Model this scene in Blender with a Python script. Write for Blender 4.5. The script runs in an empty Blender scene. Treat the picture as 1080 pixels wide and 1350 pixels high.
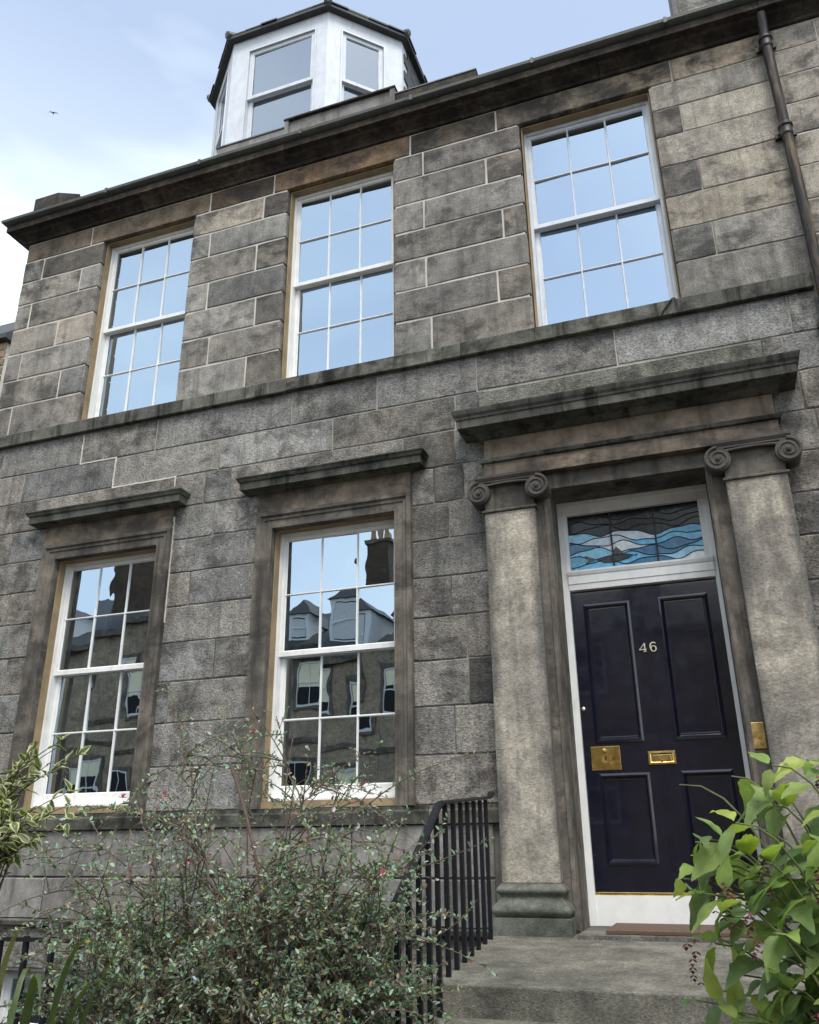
import bpy, bmesh, math, random
import numpy as np
from mathutils import Matrix, Vector
R_ = math.radians
rnd = random.Random(46)
scene = bpy.context.scene
col = scene.collection

# ------------------------------------------------------------------ camera
cam_d = bpy.data.cameras.new('camera'); cam = bpy.data.objects.new('camera', cam_d); col.objects.link(cam)
yaw, pitch, roll = R_(19.518), R_(21.565), R_(-0.606)
fw = Vector((-math.sin(yaw)*math.cos(pitch), math.cos(yaw)*math.cos(pitch), math.sin(pitch)))
rt = Vector((math.cos(yaw), math.sin(yaw), 0)); up = rt.cross(fw)
r2 = rt*math.cos(roll)+up*math.sin(roll); u2 = -rt*math.sin(roll)+up*math.cos(roll)
cam.matrix_world = Matrix(((r2.x, u2.x, -fw.x, 0), (r2.y, u2.y, -fw.y, -6.0), (r2.z, u2.z, -fw.z, 1.5), (0, 0, 0, 1)))
cam_d.sensor_fit = 'HORIZONTAL'; cam_d.sensor_width = 36; cam_d.lens = 36*1099.7/1080
cam_d.clip_start = 0.05; cam_d.clip_end = 3000
scene.camera = cam

# ------------------------------------------------------------------ sky, sun, exposure
SUN_EL, SUN_AZ = R_(62), R_(150)          # azimuth clockwise from +y; soft light from the street side
world = bpy.data.worlds.new('World'); scene.world = world; world.use_nodes = True
nt = world.node_tree; nt.nodes.clear()
def wn(t, **k):
    n = nt.nodes.new(t)
    for a, b in k.items(): setattr(n, a, b)
    return n
sky = wn('ShaderNodeTexSky', sky_type='NISHITA', sun_disc=False, sun_elevation=SUN_EL, sun_rotation=SUN_AZ, air_density=1.0, dust_density=1.3, ozone_density=0.7)
tc = wn('ShaderNodeTexCoord'); mp = wn('ShaderNodeMapping'); mp.inputs['Scale'].default_value = (1.0, 1.0, 2.2); mp.inputs['Location'].default_value = (0.35, 0.1, 0.2)
ns = wn('ShaderNodeTexNoise'); ns.inputs['Scale'].default_value = 1.25; ns.inputs['Detail'].default_value = 5; ns.inputs['Roughness'].default_value = 0.45; ns.inputs['Distortion'].default_value = 0.4
rp = wn('ShaderNodeMapRange'); rp.inputs['From Min'].default_value = 0.45; rp.inputs['From Max'].default_value = 0.70; rp.inputs['To Min'].default_value = 0.20; rp.inputs['To Max'].default_value = 0.92
mx = wn('ShaderNodeMix', data_type='RGBA'); mx.inputs['B'].default_value = (6.5, 7.1, 7.4, 1)
bg = wn('ShaderNodeBackground'); bg.inputs['Strength'].default_value = 0.125
out = wn('ShaderNodeOutputWorld')
nt.links.new(tc.outputs['Generated'], mp.inputs['Vector']); nt.links.new(mp.outputs['Vector'], ns.inputs['Vector'])
nt.links.new(ns.outputs['Fac'], rp.inputs['Value'])
sz = wn('ShaderNodeSeparateXYZ'); nt.links.new(tc.outputs['Generated'], sz.inputs[0])       # haze thickens evenly towards the horizon
hz = wn('ShaderNodeMapRange'); hz.inputs['From Min'].default_value = 0.42; hz.inputs['From Max'].default_value = 0.76; hz.inputs['To Min'].default_value = 0.46; hz.inputs['To Max'].default_value = 0.0
nt.links.new(sz.outputs['Z'], hz.inputs['Value'])
ad = wn('ShaderNodeMath', operation='ADD', use_clamp=True); nt.links.new(rp.outputs['Result'], ad.inputs[0]); nt.links.new(hz.outputs['Result'], ad.inputs[1])
nt.links.new(ad.outputs[0], mx.inputs['Factor'])
nt.links.new(sky.outputs['Color'], mx.inputs['A']); nt.links.new(mx.outputs['Result'], bg.inputs['Color'])
nt.links.new(bg.outputs['Background'], out.inputs['Surface'])
sun_d = bpy.data.lights.new('sun', 'SUN'); sun_d.energy = 2.0; sun_d.angle = R_(28); sun_d.color = (1.0, 0.96, 0.9)
sun = bpy.data.objects.new('sun', sun_d); col.objects.link(sun)
sd = Vector((math.sin(SUN_AZ)*math.cos(SUN_EL), math.cos(SUN_AZ)*math.cos(SUN_EL), math.sin(SUN_EL)))
sun.rotation_euler = sd.to_track_quat('Z', 'Y').to_euler(); sun.location = (4, -8, 14)
scene.view_settings.view_transform = 'Standard'; scene.view_settings.look = 'None'
scene.view_settings.gamma = 1; scene.view_settings.use_curve_mapping = False
scene.view_settings.exposure = 1.04
scene.render.engine = 'CYCLES'
scene.cycles.max_bounces = 8; scene.cycles.transparent_max_bounces = 12; scene.cycles.sample_clamp_indirect = 6

# ------------------------------------------------------------------ materials
class NT:
    def __init__(s, name):
        s.m = bpy.data.materials.new(name); s.m.use_nodes = True; s.t = s.m.node_tree; s.t.nodes.clear()
        s.out = s.n('ShaderNodeOutputMaterial')
    def n(s, t, **k):
        x = s.t.nodes.new(t)
        for a, b in k.items(): setattr(x, a, b)
        return x
    def l(s, a, b): s.t.links.new(a, b)
    def pos(s, scale=(1, 1, 1), loc=(0, 0, 0)):
        g = s.n('ShaderNodeNewGeometry'); m = s.n('ShaderNodeMapping')
        m.inputs['Scale'].default_value = scale; m.inputs['Location'].default_value = loc
        s.l(g.outputs['Position'], m.inputs['Vector']); return m.outputs['Vector']
    def noise(s, vec, scale, detail=4, rough=.55, dist=0):
        x = s.n('ShaderNodeTexNoise'); x.inputs['Scale'].default_value = scale; x.inputs['Detail'].default_value = detail
        x.inputs['Roughness'].default_value = rough; x.inputs['Distortion'].default_value = dist
        if vec is not None: s.l(vec, x.inputs['Vector'])
        return x.outputs['Fac']
    def rng(s, v, a, b, c, d):
        x = s.n('ShaderNodeMapRange'); s.l(v, x.inputs['Value'])
        for k, q in zip(('From Min', 'From Max', 'To Min', 'To Max'), (a, b, c, d)): x.inputs[k].default_value = q
        return x.outputs['Result']
    def mix(s, f, a, b, mode='MIX'):
        x = s.n('ShaderNodeMix', data_type='RGBA', blend_type=mode)
        for key, v in (('Factor', f), ('A', a), ('B', b)):
            i = x.inputs[key]
            if isinstance(v, (int, float)): i.default_value = v
            elif isinstance(v, tuple): i.default_value = (*v, 1) if len(v) == 3 else v
            else: s.l(v, i)
        return x.outputs['Result']
    def math(s, op, a, b=0.0):
        x = s.n('ShaderNodeMath', operation=op)
        for i, v in enumerate((a, b)):
            if isinstance(v, (int, float)): x.inputs[i].default_value = v
            else: s.l(v, x.inputs[i])
        return x.outputs[0]
    def bump(s, h, strength, dist, prev=None):
        b = s.n('ShaderNodeBump'); b.inputs['Strength'].default_value = strength; b.inputs['Distance'].default_value = dist
        s.l(h, b.inputs['Height'])
        if prev is not None: s.l(prev, b.inputs['Normal'])
        return b.outputs['Normal']
    def bsdf(s, colr, rough=.8, metal=0., normal=None, coat=0., spec=None):
        p = s.n('ShaderNodeBsdfPrincipled')
        for key, v in (('Base Color', colr), ('Roughness', rough), ('Metallic', metal), ('Coat Weight', coat)):
            i = p.inputs[key]
            if isinstance(v, (int, float)): i.default_value = v
            elif isinstance(v, tuple): i.default_value = (*v, 1) if len(v) == 3 else v
            else: s.l(v, i)
        if spec is not None: p.inputs['Specular IOR Level'].default_value = spec
        if normal is not None: s.l(normal, p.inputs['Normal'])
        s.l(p.outputs[0], s.out.inputs['Surface']); s.p = p
        return p

def stone(name, c1, c2, crust=(.035, .033, .03), crust_amt=.35, streak=.25, pick=.5, pick_scale=46, tint=True, fine=.35, bigscale=1.1, pits=.5, margin=False, specks=0.):
    m = NT(name); P = m.pos(); oi = m.n('ShaderNodeObjectInfo')
    def off(vec, k):       # every stone carries its own piece of the pattern
        va = m.n('ShaderNodeVectorMath', operation='ADD'); cx_ = m.n('ShaderNodeCombineXYZ'); r_ = m.math('MULTIPLY', oi.outputs['Random'], k)
        m.l(r_, cx_.inputs[0]); m.l(m.math('MULTIPLY', r_, 1.7), cx_.inputs[2]); m.l(vec, va.inputs[0]); m.l(cx_.outputs[0], va.inputs[1]); return va.outputs[0]
    big = m.noise(off(P, 37), bigscale, 6, .6)
    c = m.mix(m.rng(big, .36, .64, 0, 1), c1, c2)
    if tint:
        c = m.mix(1.0, c, oi.outputs['Color'], 'MULTIPLY')
    med = m.noise(off(P, 53), 7.5, 6, .68)
    g = m.rng(med, .28, .72, .62, 1.42)
    comb = m.n('ShaderNodeCombineColor'); [m.l(g, comb.inputs[k]) for k in range(3)]
    c = m.mix(1.0, c, comb.outputs[0], 'MULTIPLY')
    # black crust with a ragged outline of its own
    cr = m.noise(off(m.pos((1.7, 1.7, 2.4), (3.1, 0, 1.7)), 71), 1.6, 9, .68, .4)
    own = m.rng(m.math('FRACT', m.math('MULTIPLY', oi.outputs['Random'], 17.3)), 0, 1, -.055, .075)
    c = m.mix(m.math('MULTIPLY', m.rng(m.math('ADD', cr, own), .51, .64, 0, 1), crust_amt), c, crust)
    st = m.noise(m.pos((9, 9, .9), (0, 0, .4)), 1.0, 6, .62)
    c = m.mix(m.math('MULTIPLY', m.rng(st, .50, .66, 0, 1), streak), c, crust)
    if margin:      # rain-washed dark borders running down both arrises
        tcg = m.n('ShaderNodeTexCoord'); sg_ = m.n('ShaderNodeSeparateXYZ'); m.l(tcg.outputs['Generated'], sg_.inputs[0])
        au_ = m.math('ABSOLUTE', m.math('SUBTRACT', sg_.outputs['X'], .5))
        nn_ = m.noise(m.pos((5, 5, 1.1), (1.3, 0, 0)), 1.6, 6, .6)
        c = m.mix(m.math('MULTIPLY', m.rng(m.math('ADD', au_, m.math('MULTIPLY', m.math('SUBTRACT', nn_, .5), .55)), .33, .50, 0, 1), .78), c, (.075, .072, .068))
    if specks:
        vo = m.n('ShaderNodeTexVoronoi'); vo.inputs['Scale'].default_value = 26; m.l(P, vo.inputs['Vector'])
        c = m.mix(m.math('MULTIPLY', m.rng(vo.outputs['Distance'], .05, .09, 1, 0), specks), c, (.42, .41, .36))
    # pick marks of the mason's tool and pits in the grain
    w = m.noise(m.pos((1, 1, 1.7)), pick_scale, 3, .62, .8)
    f = m.noise(P, 210, 2, .6)
    pit = m.rng(w, .34, .66, 1.0-pits, 1.0+pits*.62)
    comb2 = m.n('ShaderNodeCombineColor'); [m.l(pit, comb2.inputs[k]) for k in range(3)]
    c = m.mix(1.0, c, comb2.outputs[0], 'MULTIPLY')
    nrm = m.bump(w, pick, .010)
    nrm = m.bump(f, fine, .002, nrm)
    nrm = m.bump(med, .25, .012, nrm)
    m.bsdf(c, .92, normal=nrm, spec=.25)
    return m.m

def plain(name, c, rough=.6, metal=0., var=.12, scale=9, bump=0., bscale=60, coat=0., spec=None, dirt=None, dirt_amt=0., dscale=(6, 6, 1.2), lo=.5, hi=.72):
    m = NT(name); P = m.pos()
    n = m.noise(P, scale, 5, .6); g = m.rng(n, .3, .7, 1-var, 1+var)
    comb = m.n('ShaderNodeCombineColor'); [m.l(g, comb.inputs[k]) for k in range(3)]
    cc = m.mix(1.0, c, comb.outputs[0], 'MULTIPLY')
    if dirt is not None:
        d = m.noise(m.pos(dscale), 1.0, 7, .65, .3)
        cc = m.mix(m.math('MULTIPLY', m.rng(d, lo, hi, 0, 1), dirt_amt), cc, dirt)
    nrm = m.bump(m.noise(P, bscale, 4, .6), bump, .004) if bump else None
    m.bsdf(cc, m.rng(n, .3, .7, max(.02, rough-.06), min(1, rough+.06)), metal, nrm, coat, spec)
    return m.m

MAT = {}
MAT['stone_upper'] = stone('tooled_sandstone_upper', (.325, .298, .258), (.182, .171, .157), crust_amt=.74, streak=.42, pick=.45, pick_scale=85, pits=.50)
MAT['stone_lower'] = stone('stugged_sandstone_lower', (.290, .272, .242), (.182, .174, .162), crust_amt=.66, streak=.40, pick=.9, pick_scale=52, pits=.58)
MAT['stone_frieze'] = stone('scaled_sandstone_frieze', (.27, .205, .140), (.12, .100, .080), crust_amt=.88, streak=.35, pick=.25, pick_scale=30, pits=.25, bigscale=2.0)
MAT['stone_base'] = stone('smooth_base_ashlar', (.22, .21, .195), (.17, .165, .155), crust_amt=.2, streak=.45, pick=.12, pick_scale=30, pits=.12)
MAT['stone_rubble'] = stone('rough_rubble', (.26, .235, .20), (.15, .14, .125), crust_amt=.5, streak=.2, pick=1.0, pick_scale=16, pits=.6)
MAT['stone_trim'] = stone('dressed_sandstone_trim', (.165, .145, .118), (.080, .074, .065), crust_amt=.75, streak=.75, pick=.08, pick_scale=40, pits=.12, bigscale=1.8)
MAT['stone_brown'] = stone('brown_frieze_sandstone', (.225, .175, .128), (.100, .084, .068), crust_amt=.75, streak=.50, pick=.08, pick_scale=40, pits=.1, bigscale=2.4)
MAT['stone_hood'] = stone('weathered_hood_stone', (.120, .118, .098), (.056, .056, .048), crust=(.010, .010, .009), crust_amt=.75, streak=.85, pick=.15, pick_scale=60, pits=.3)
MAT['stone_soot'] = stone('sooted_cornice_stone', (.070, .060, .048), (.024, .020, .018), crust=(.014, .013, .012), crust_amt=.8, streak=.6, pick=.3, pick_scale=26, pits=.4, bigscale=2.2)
MAT['stone_pilaster'] = stone('spalled_pilaster_stone', (.385, .345, .278), (.235, .214, .184), crust=(.085, .08, .075), crust_amt=.5, streak=.5, pick=.30, pick_scale=44, pits=.34, bigscale=1.3, margin=True)
MAT['stone_volute'] = stone('dark_volute_stone', (.090, .080, .070), (.050, .047, .044), crust=(.02, .02, .019), crust_amt=.4, streak=.2, pick=.1, pick_scale=50, pits=.15)
MAT['stone_step'] = stone('landing_stone', (.155, .146, .124), (.085, .083, .072), crust=(.035, .036, .028), crust_amt=.55, streak=.0, pick=.35, pick_scale=70, pits=.45, bigscale=3.0, specks=.6)
MAT['stone_green'] = stone('algae_base_stone', (.135, .138, .115), (.090, .095, .080), crust=(.035, .04, .03), crust_amt=.6, streak=.3, pick=.2, pick_scale=60, pits=.3)
MAT['stone_far'] = stone('far_stone', (.20, .165, .125), (.14, .12, .10), crust_amt=.3, streak=.3, pick=.4, pick_scale=8, pits=.3)

def mortar():
    m = NT('lime_mortar'); g = m.n('ShaderNodeNewGeometry'); sx = m.n('ShaderNodeSeparateXYZ'); m.l(g.outputs['Position'], sx.inputs[0])
    up_ = m.rng(sx.outputs['Z'], 4.5, 5.4, 0, 1); right = m.rng(sx.outputs['X'], -.6, .6, 1, .45)
    f = m.math('MULTIPLY', up_, right)
    n = m.noise(m.pos(), 2.2, 6, .6)
    low = m.mix(m.rng(n, .45, .6, 0, 1), (.075, .072, .066), (.22, .205, .18))
    hi = m.mix(m.rng(n, .35, .7, 0, 1), (.42, .39, .34), (.60, .57, .50))
    c = m.mix(f, low, hi)
    m.bsdf(c, .95, normal=m.bump(m.noise(m.pos(), 160, 3, .6), .5, .003), spec=.2); return m.m
MAT['mortar'] = mortar()
MAT['mortar_pale'] = plain('pale_pointing', (.50, .47, .41), .95, var=.2)
MAT['ochre'] = plain('ochre_reveal_paint', (.27, .20, .11), .85, var=.25, scale=5, bump=.3, dirt=(.12, .09, .06), dirt_amt=.6, dscale=(5, 5, 1.5))
MAT['white'] = plain('white_paint', (.72, .72, .70), .42, var=.08, scale=6, bump=.15, bscale=40, dirt=(.36, .34, .30), dirt_amt=.45, dscale=(14, 14, 3), lo=.52, hi=.8)
MAT['white_worn'] = plain('worn_white_paint', (.56, .59, .63), .5, var=.09, scale=8, bump=.2, bscale=50, dirt=(.30, .29, .27), dirt_amt=.55, dscale=(16, 16, 2.5), lo=.54, hi=.78)
MAT['lead'] = plain('lead_sheet', (.10, .105, .105), .55, .3, var=.25, scale=7, bump=.2)
MAT['gutter'] = plain('gutter_iron', (.060, .062, .055), .6, .1, var=.35, scale=6, bump=.3, dirt=(.11, .12, .09), dirt_amt=.6)
MAT['iron'] = plain('black_iron_paint', (.006, .0065, .009), .5, 0., var=.3, scale=30, bump=.25, bscale=120, spec=.3)
MAT['pipe'] = plain('old_downpipe_paint', (.016, .013, .0125), .5, 0., var=.4, scale=8, bump=.35, bscale=60, spec=.3, dirt=(.17, .12, .055), dirt_amt=.75, dscale=(16, 16, 2.2), lo=.5, hi=.68)
MAT['slate'] = plain('slate', (.035, .036, .038), .7, 0., var=.4, scale=12, bump=.6, bscale=40, dirt=(.07, .075, .05), dirt_amt=.6, dscale=(8, 8, 8))
MAT['door'] = plain('navy_gloss_paint', (.0050, .0056, .0150), .16, 0., var=.2, scale=10, bump=.10, bscale=30, coat=.6)
MAT['brass'] = plain('polished_brass', (.72, .50, .17), .24, 1., var=.22, scale=16, bump=.08, bscale=40, dirt=(.30, .19, .06), dirt_amt=.5, dscale=(22, 22, 22))
MAT['brass_old'] = plain('weathered_brass', (.46, .32, .12), .42, 1., var=.3, scale=20, bump=.15, dirt=(.14, .09, .04), dirt_amt=.6, dscale=(30, 30, 30))
MAT['numeral'] = plain('pale_brass', (.80, .74, .55), .3, .7, var=.1)
MAT['dark'] = plain('dark_hole', (.006, .006, .006), .8)
MAT['mat'] = plain('coir', (.095, .060, .040), .98, var=.45, scale=120, bump=1.0, bscale=320)
MAT['room'] = plain('room_wall', (.16, .155, .145), .9)
MAT['room_dark'] = plain('room_floor', (.06, .045, .035), .8)
MAT['curtain'] = plain('pale_curtain', (.62, .62, .60), .9)
MAT['blind'] = plain('cream_blind', (.88, .80, .55), .9, var=.08)
MAT['soil'] = plain('soil', (.045, .035, .026), .95, var=.4, scale=9, bump=.8, bscale=40)
MAT['flag'] = stone('flagstone', (.20, .19, .17), (.14, .135, .12), crust_amt=.25, streak=0, pick=.2, tint=False)
MAT['asphalt'] = plain('asphalt', (.05, .05, .052), .9, var=.2, scale=30, bump=.5, bscale=180)
MAT['bark'] = plain('twig_bark', (.085, .055, .038), .85, var=.35, scale=30, bump=.4, bscale=150)
MAT['bark_red'] = plain('reddish_bark', (.105, .066, .052), .8, var=.4, scale=30, bump=.4, bscale=150)
MAT['stem_green'] = plain('green_stem', (.085, .10, .03), .6, var=.3, scale=30)
MAT['petal'] = plain('pink_petal', (.62, .20, .24), .6, var=.3, scale=60)
MAT['berry'] = plain('dark_berry_bract', (.085, .022, .028), .45, var=.5, scale=70)
MAT['bird'] = plain('bird_feather', (.04, .04, .045), .8)
MAT['lead_came'] = plain('lead_came', (.030, .030, .032), .55, .4)

def glass_mat(name, refl, tint=(.55, .62, .62), wob=.010, rough=0.0, gcol=(.86, .93, 1.0)):
    m = NT(name); lw = m.n('ShaderNodeFresnel'); lw.inputs['IOR'].default_value = 1.5
    P = m.pos((1, 1, .8)); n = m.noise(P, 2.6, 2, .4, .3)
    nb = m.bump(n, .35, wob)
    f = m.math('ADD', m.math('MULTIPLY', lw.outputs[0], 1-refl), refl)
    gl = m.n('ShaderNodeBsdfGlossy'); gl.inputs['Roughness'].default_value = rough; gl.inputs['Color'].default_value = (*gcol, 1)
    m.l(nb, gl.inputs['Normal'])
    tr = m.n('ShaderNodeBsdfTransparent'); tr.inputs['Color'].default_value = (*tint, 1)
    mx_ = m.n('ShaderNodeMixShader'); m.l(f, mx_.inputs[0]); m.l(tr.outputs[0], mx_.inputs[1]); m.l(gl.outputs[0], mx_.inputs[2])
    m.l(mx_.outputs[0], m.out.inputs['Surface']); return m.m
MAT['glass'] = glass_mat('old_window_glass', .50, wob=.0036, gcol=(.70, .85, 1.0))
MAT['glass_far'] = glass_mat('far_window_glass', .30, wob=.004)
MAT['glass_dormer'] = glass_mat('dormer_glass', .34, wob=.004, gcol=(.85, .92, 1))
_m = NT('glass_back'); _t = _m.n('ShaderNodeBsdfTransparent'); _t.inputs['Color'].default_value = (.95, .97, .96, 1); _m.l(_t.outputs[0], _m.out.inputs['Surface']); MAT['glass_back'] = _m.m

def stained():
    m = NT('stained_glass'); oi = m.n('ShaderNodeObjectInfo')
    n = m.noise(m.pos(), 22, 4, .6); g = m.rng(n, .3, .7, .75, 1.25)
    comb = m.n('ShaderNodeCombineColor'); [m.l(g, comb.inputs[k]) for k in range(3)]
    c = m.mix(1.0, oi.outputs['Color'], comb.outputs[0], 'MULTIPLY')
    m.bsdf(c, .12, normal=m.bump(n, .25, .004), spec=.3); return m.m
MAT['stained'] = stained()

def leaf_mat(name, cols, trans=.35, rough=.45, margin=None, vein=None):
    """cols: list of colours picked per leaf by Object Info random; uv u across, v along"""
    m = NT(name); oi = m.n('ShaderNodeObjectInfo'); cr = m.n('ShaderNodeValToRGB'); cr.color_ramp.interpolation = 'LINEAR'
    while len(cr.color_ramp.elements) < len(cols): cr.color_ramp.elements.new(.5)
    for i, c in enumerate(cols):
        e = cr.color_ramp.elements[i]; e.position = i/max(1, len(cols)-1); e.color = (*c, 1)
    m.l(oi.outputs['Random'], cr.inputs['Fac']); c = cr.outputs['Color']
    uv = m.n('ShaderNodeUVMap'); uv.uv_map = 'UVMap'; sp = m.n('ShaderNodeSeparateXYZ'); m.l(uv.outputs[0], sp.inputs[0])
    au = m.math('ABSOLUTE', m.math('SUBTRACT', sp.outputs['X'], .5))
    if margin:
        w = m.noise(m.pos(), 60, 3, .6)
        c = m.mix(m.rng(m.math('ADD', au, m.math('MULTIPLY', m.math('SUBTRACT', w, .5), .22)), .27, .34, 0, 1), c, margin)
    nrm = None
    if vein:
        rib = m.rng(au, 0, .02, 1, 0); c = m.mix(m.math('MULTIPLY', rib, .8), c, vein)
        vv = m.math('SUBTRACT', m.math('MULTIPLY', sp.outputs['Y'], 9.0), m.math('MULTIPLY', au, 7.0))
        fr = m.math('ABSOLUTE', m.math('SUBTRACT', m.math('FRACT', vv), .5))
        side = m.rng(fr, 0, .06, 1, 0); c = m.mix(m.math('MULTIPLY', side, .42), c, vein)
        nrm = m.bump(m.math('MAXIMUM', rib, side), .5, -.002)
    mot = m.noise(m.pos(), 35, 4, .6); g = m.rng(mot, .3, .7, .8, 1.2)
    comb = m.n('ShaderNodeCombineColor'); [m.l(g, comb.inputs[k]) for k in range(3)]
    c = m.mix(1.0, c, comb.outputs[0], 'MULTIPLY')
    fl_n = m.noise(m.pos((1, 1, 1), (4, 2, 1)), 48, 5, .7); c = m.mix(m.math('MULTIPLY', m.rng(fl_n, .62, .70, 0, 1), .75), c, (.11, .065, .03))
    p = m.n('ShaderNodeBsdfPrincipled'); m.l(c, p.inputs['Base Color']); p.inputs['Roughness'].default_value = rough
    if nrm is not None: m.l(nrm, p.inputs['Normal'])
    tl = m.n('ShaderNodeBsdfTranslucent'); m.l(m.mix(1.0, c, (1.2, 1.3, .6), 'MULTIPLY'), tl.inputs['Color'])
    ms = m.n('ShaderNodeMixShader'); ms.inputs[0].default_value = trans; m.l(p.outputs[0], ms.inputs[1]); m.l(tl.outputs[0], ms.inputs[2])
    m.l(ms.outputs[0], m.out.inputs['Surface']); return m.m
MAT['leaf_big'] = leaf_mat('broad_leaf', [(.17, .26, .065), (.25, .35, .075), (.14, .22, .085), (.33, .39, .08), (.18, .27, .10), (.11, .18, .07), (.28, .35, .07)], .42, .5, vein=(.22, .27, .12))
MAT['leaf_varieg'] = leaf_mat('variegated_leaf', [(.08, .12, .04), (.10, .14, .05), (.09, .15, .045), (.065, .10, .045)], .3, .4, margin=(.48, .46, .25))
MAT['leaf_strap'] = leaf_mat('strap_leaf', [(.055, .085, .03), (.10, .13, .035), (.045, .075, .03), (.15, .15, .06)], .3, .45)
MAT['leaf_dark'] = leaf_mat('dark_leaf', [(.03, .055, .02), (.045, .07, .025)], .25, .4)
def small_leaf():
    m = NT('small_leaf'); a = m.n('ShaderNodeVertexColor'); a.layer_name = 'Col'
    p = m.n('ShaderNodeBsdfPrincipled'); m.l(a.outputs['Color'], p.inputs['Base Color']); p.inputs['Roughness'].default_value = .42
    tl = m.n('ShaderNodeBsdfTranslucent'); m.l(m.mix(1.0, a.outputs['Color'], (1.2, 1.3, .7), 'MULTIPLY'), tl.inputs['Color'])
    ms = m.n('ShaderNodeMixShader'); ms.inputs[0].default_value = .3; m.l(p.outputs[0], ms.inputs[1]); m.l(tl.outputs[0], ms.inputs[2])
    m.l(ms.outputs[0], m.out.inputs['Surface']); return m.m
MAT['leaf_small'] = small_leaf()

# ------------------------------------------------------------------ mesh helpers
class MB:
    def __init__(s, M=None): s.v = []; s.f = []; s.mi = []; s.M = M
    def add(s, verts, faces, mi=0):
        b = len(s.v)
        for p in verts:
            p = Vector(p); s.v.append(tuple(s.M @ p) if s.M is not None else tuple(p))
        for f in faces: s.f.append(tuple(b+i for i in f)); s.mi.append(mi)
        return s
    def box(s, x0, x1, y0, y1, z0, z1, mi=0):
        return s.add([(x0, y0, z0), (x1, y0, z0), (x1, y1, z0), (x0, y1, z0), (x0, y0, z1), (x1, y0, z1), (x1, y1, z1), (x0, y1, z1)],
                     [(0, 3, 2, 1), (4, 5, 6, 7), (0, 1, 5, 4), (1, 2, 6, 5), (2, 3, 7, 6), (3, 0, 4, 7)], mi)
    def moulding(s, x0, x1, prof, y0, yb, rl=1, rr=1):
        V = []; F = []
        for p, z in prof: V += [(x0-p*rl, yb, z), (x0-p*rl, y0-p, z), (x1+p*rr, y0-p, z), (x1+p*rr, yb, z)]
        n = len(prof)
        for i in range(n-1):
            for k in range(3): F.append((4*i+k, 4*i+k+1, 4*i+k+5, 4*i+k+4))
            F.append((4*i+3, 4*i, 4*i+4, 4*i+7))
        F.append((3, 2, 1, 0)); F.append((4*n-4, 4*n-3, 4*n-2, 4*n-1))
        return s.add(V, F)
    def architrave(s, xl, xr, zb, zh, prof):
        """prof: (d outward from opening, y)"""
        V = []; n = len(prof)
        for d, y in prof: V += [(xl-d, y, zb), (xl-d, y, zh+d), (xr+d, y, zh+d), (xr+d, y, zb)]
        F = []
        for i in range(n-1):
            for k in range(3): F.append((4*i+k, 4*i+k+1, 4*i+k+5, 4*i+k+4))
        F.append(tuple(4*i for i in range(n))); F.append(tuple(4*i+3 for i in range(n)))
        return s.add(V, F)
    def ring(s, x0, x1, z0, z1, prof, cap=True):
        V = []; F = []
        for d, y in prof: V += [(x0+d, y, z0+d), (x1-d, y, z0+d), (x1-d, y, z1-d), (x0+d, y, z1-d)]
        for i in range(len(prof)-1):
            for k in range(4): a = 4*i+k; b = 4*i+(k+1) % 4; F.append((a, b, b+4, a+4))
        if cap: n = 4*(len(prof)-1); F.append((n, n+1, n+2, n+3))
        return s.add(V, F)
    def tube(s, pts, rad, n=8, caps=True):
        pts = [Vector(p) for p in pts]; m = len(pts)
        if isinstance(rad, (int, float)): rad = [rad]*m
        V = []; F = []; ref = Vector((.31, .21, .93)); prev = None
        for i, p in enumerate(pts):
            t = (pts[min(i+1, m-1)]-pts[max(i-1, 0)])
            if t.length < 1e-9: t = Vector((0, 0, 1))
            t.normalize()
            if prev is None:
                a = t.cross(ref)
                if a.length < .1: a = t.cross(Vector((1, 0, 0)))
            else: a = prev - t*prev.dot(t)
            a.normalize(); prev = a; b = t.cross(a)
            for k in range(n):
                th = 2*math.pi*k/n; V.append(p+(a*math.cos(th)+b*math.sin(th))*rad[i])
        for i in range(m-1):
            for k in range(n): F.append((i*n+k, i*n+(k+1) % n, (i+1)*n+(k+1) % n, (i+1)*n+k))
        if caps: F.append(tuple(range(n-1, -1, -1))); F.append(tuple((m-1)*n+k for k in range(n)))
        return s.add(V, F)
    def extrude(s, poly, y0, y1, mi=0):
        """poly (x,z) extruded from y0 to y1"""
        n = len(poly)
        return s.add([(x, y0, z) for x, z in poly]+[(x, y1, z) for x, z in poly],
                     [tuple(range(n)), tuple(range(2*n-1, n-1, -1))]+[(i, (i+1) % n, n+(i+1) % n, n+i) for i in range(n)], mi)
    def obj(s, name, mats, parent=None, smooth=False, normals=True, bevel=0):
        me = bpy.data.meshes.new(name); me.from_pydata(s.v, [], s.f)
        if not isinstance(mats, (list, tuple)): mats = [mats]
        for q in mats: me.materials.append(MAT[q] if isinstance(q, str) else q)
        if any(s.mi): me.polygons.foreach_set('material_index', s.mi)
        if normals or bevel:
            bm = bmesh.new(); bm.from_mesh(me)
            if bevel:
                bmesh.ops.remove_doubles(bm, verts=bm.verts, dist=1e-5)
                bmesh.ops.bevel(bm, geom=list(bm.edges), offset=bevel, segments=2, affect='EDGES', profile=.6)
            bmesh.ops.recalc_face_normals(bm, faces=bm.faces); bm.to_mesh(me); bm.free()
        if smooth:
            me.polygons.foreach_set('use_smooth', [True]*len(me.polygons)); me.set_sharp_from_angle(angle=R_(38))
        o = bpy.data.objects.new(name, me); col.objects.link(o)
        if parent is not None: o.parent = parent
        return o

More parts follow.
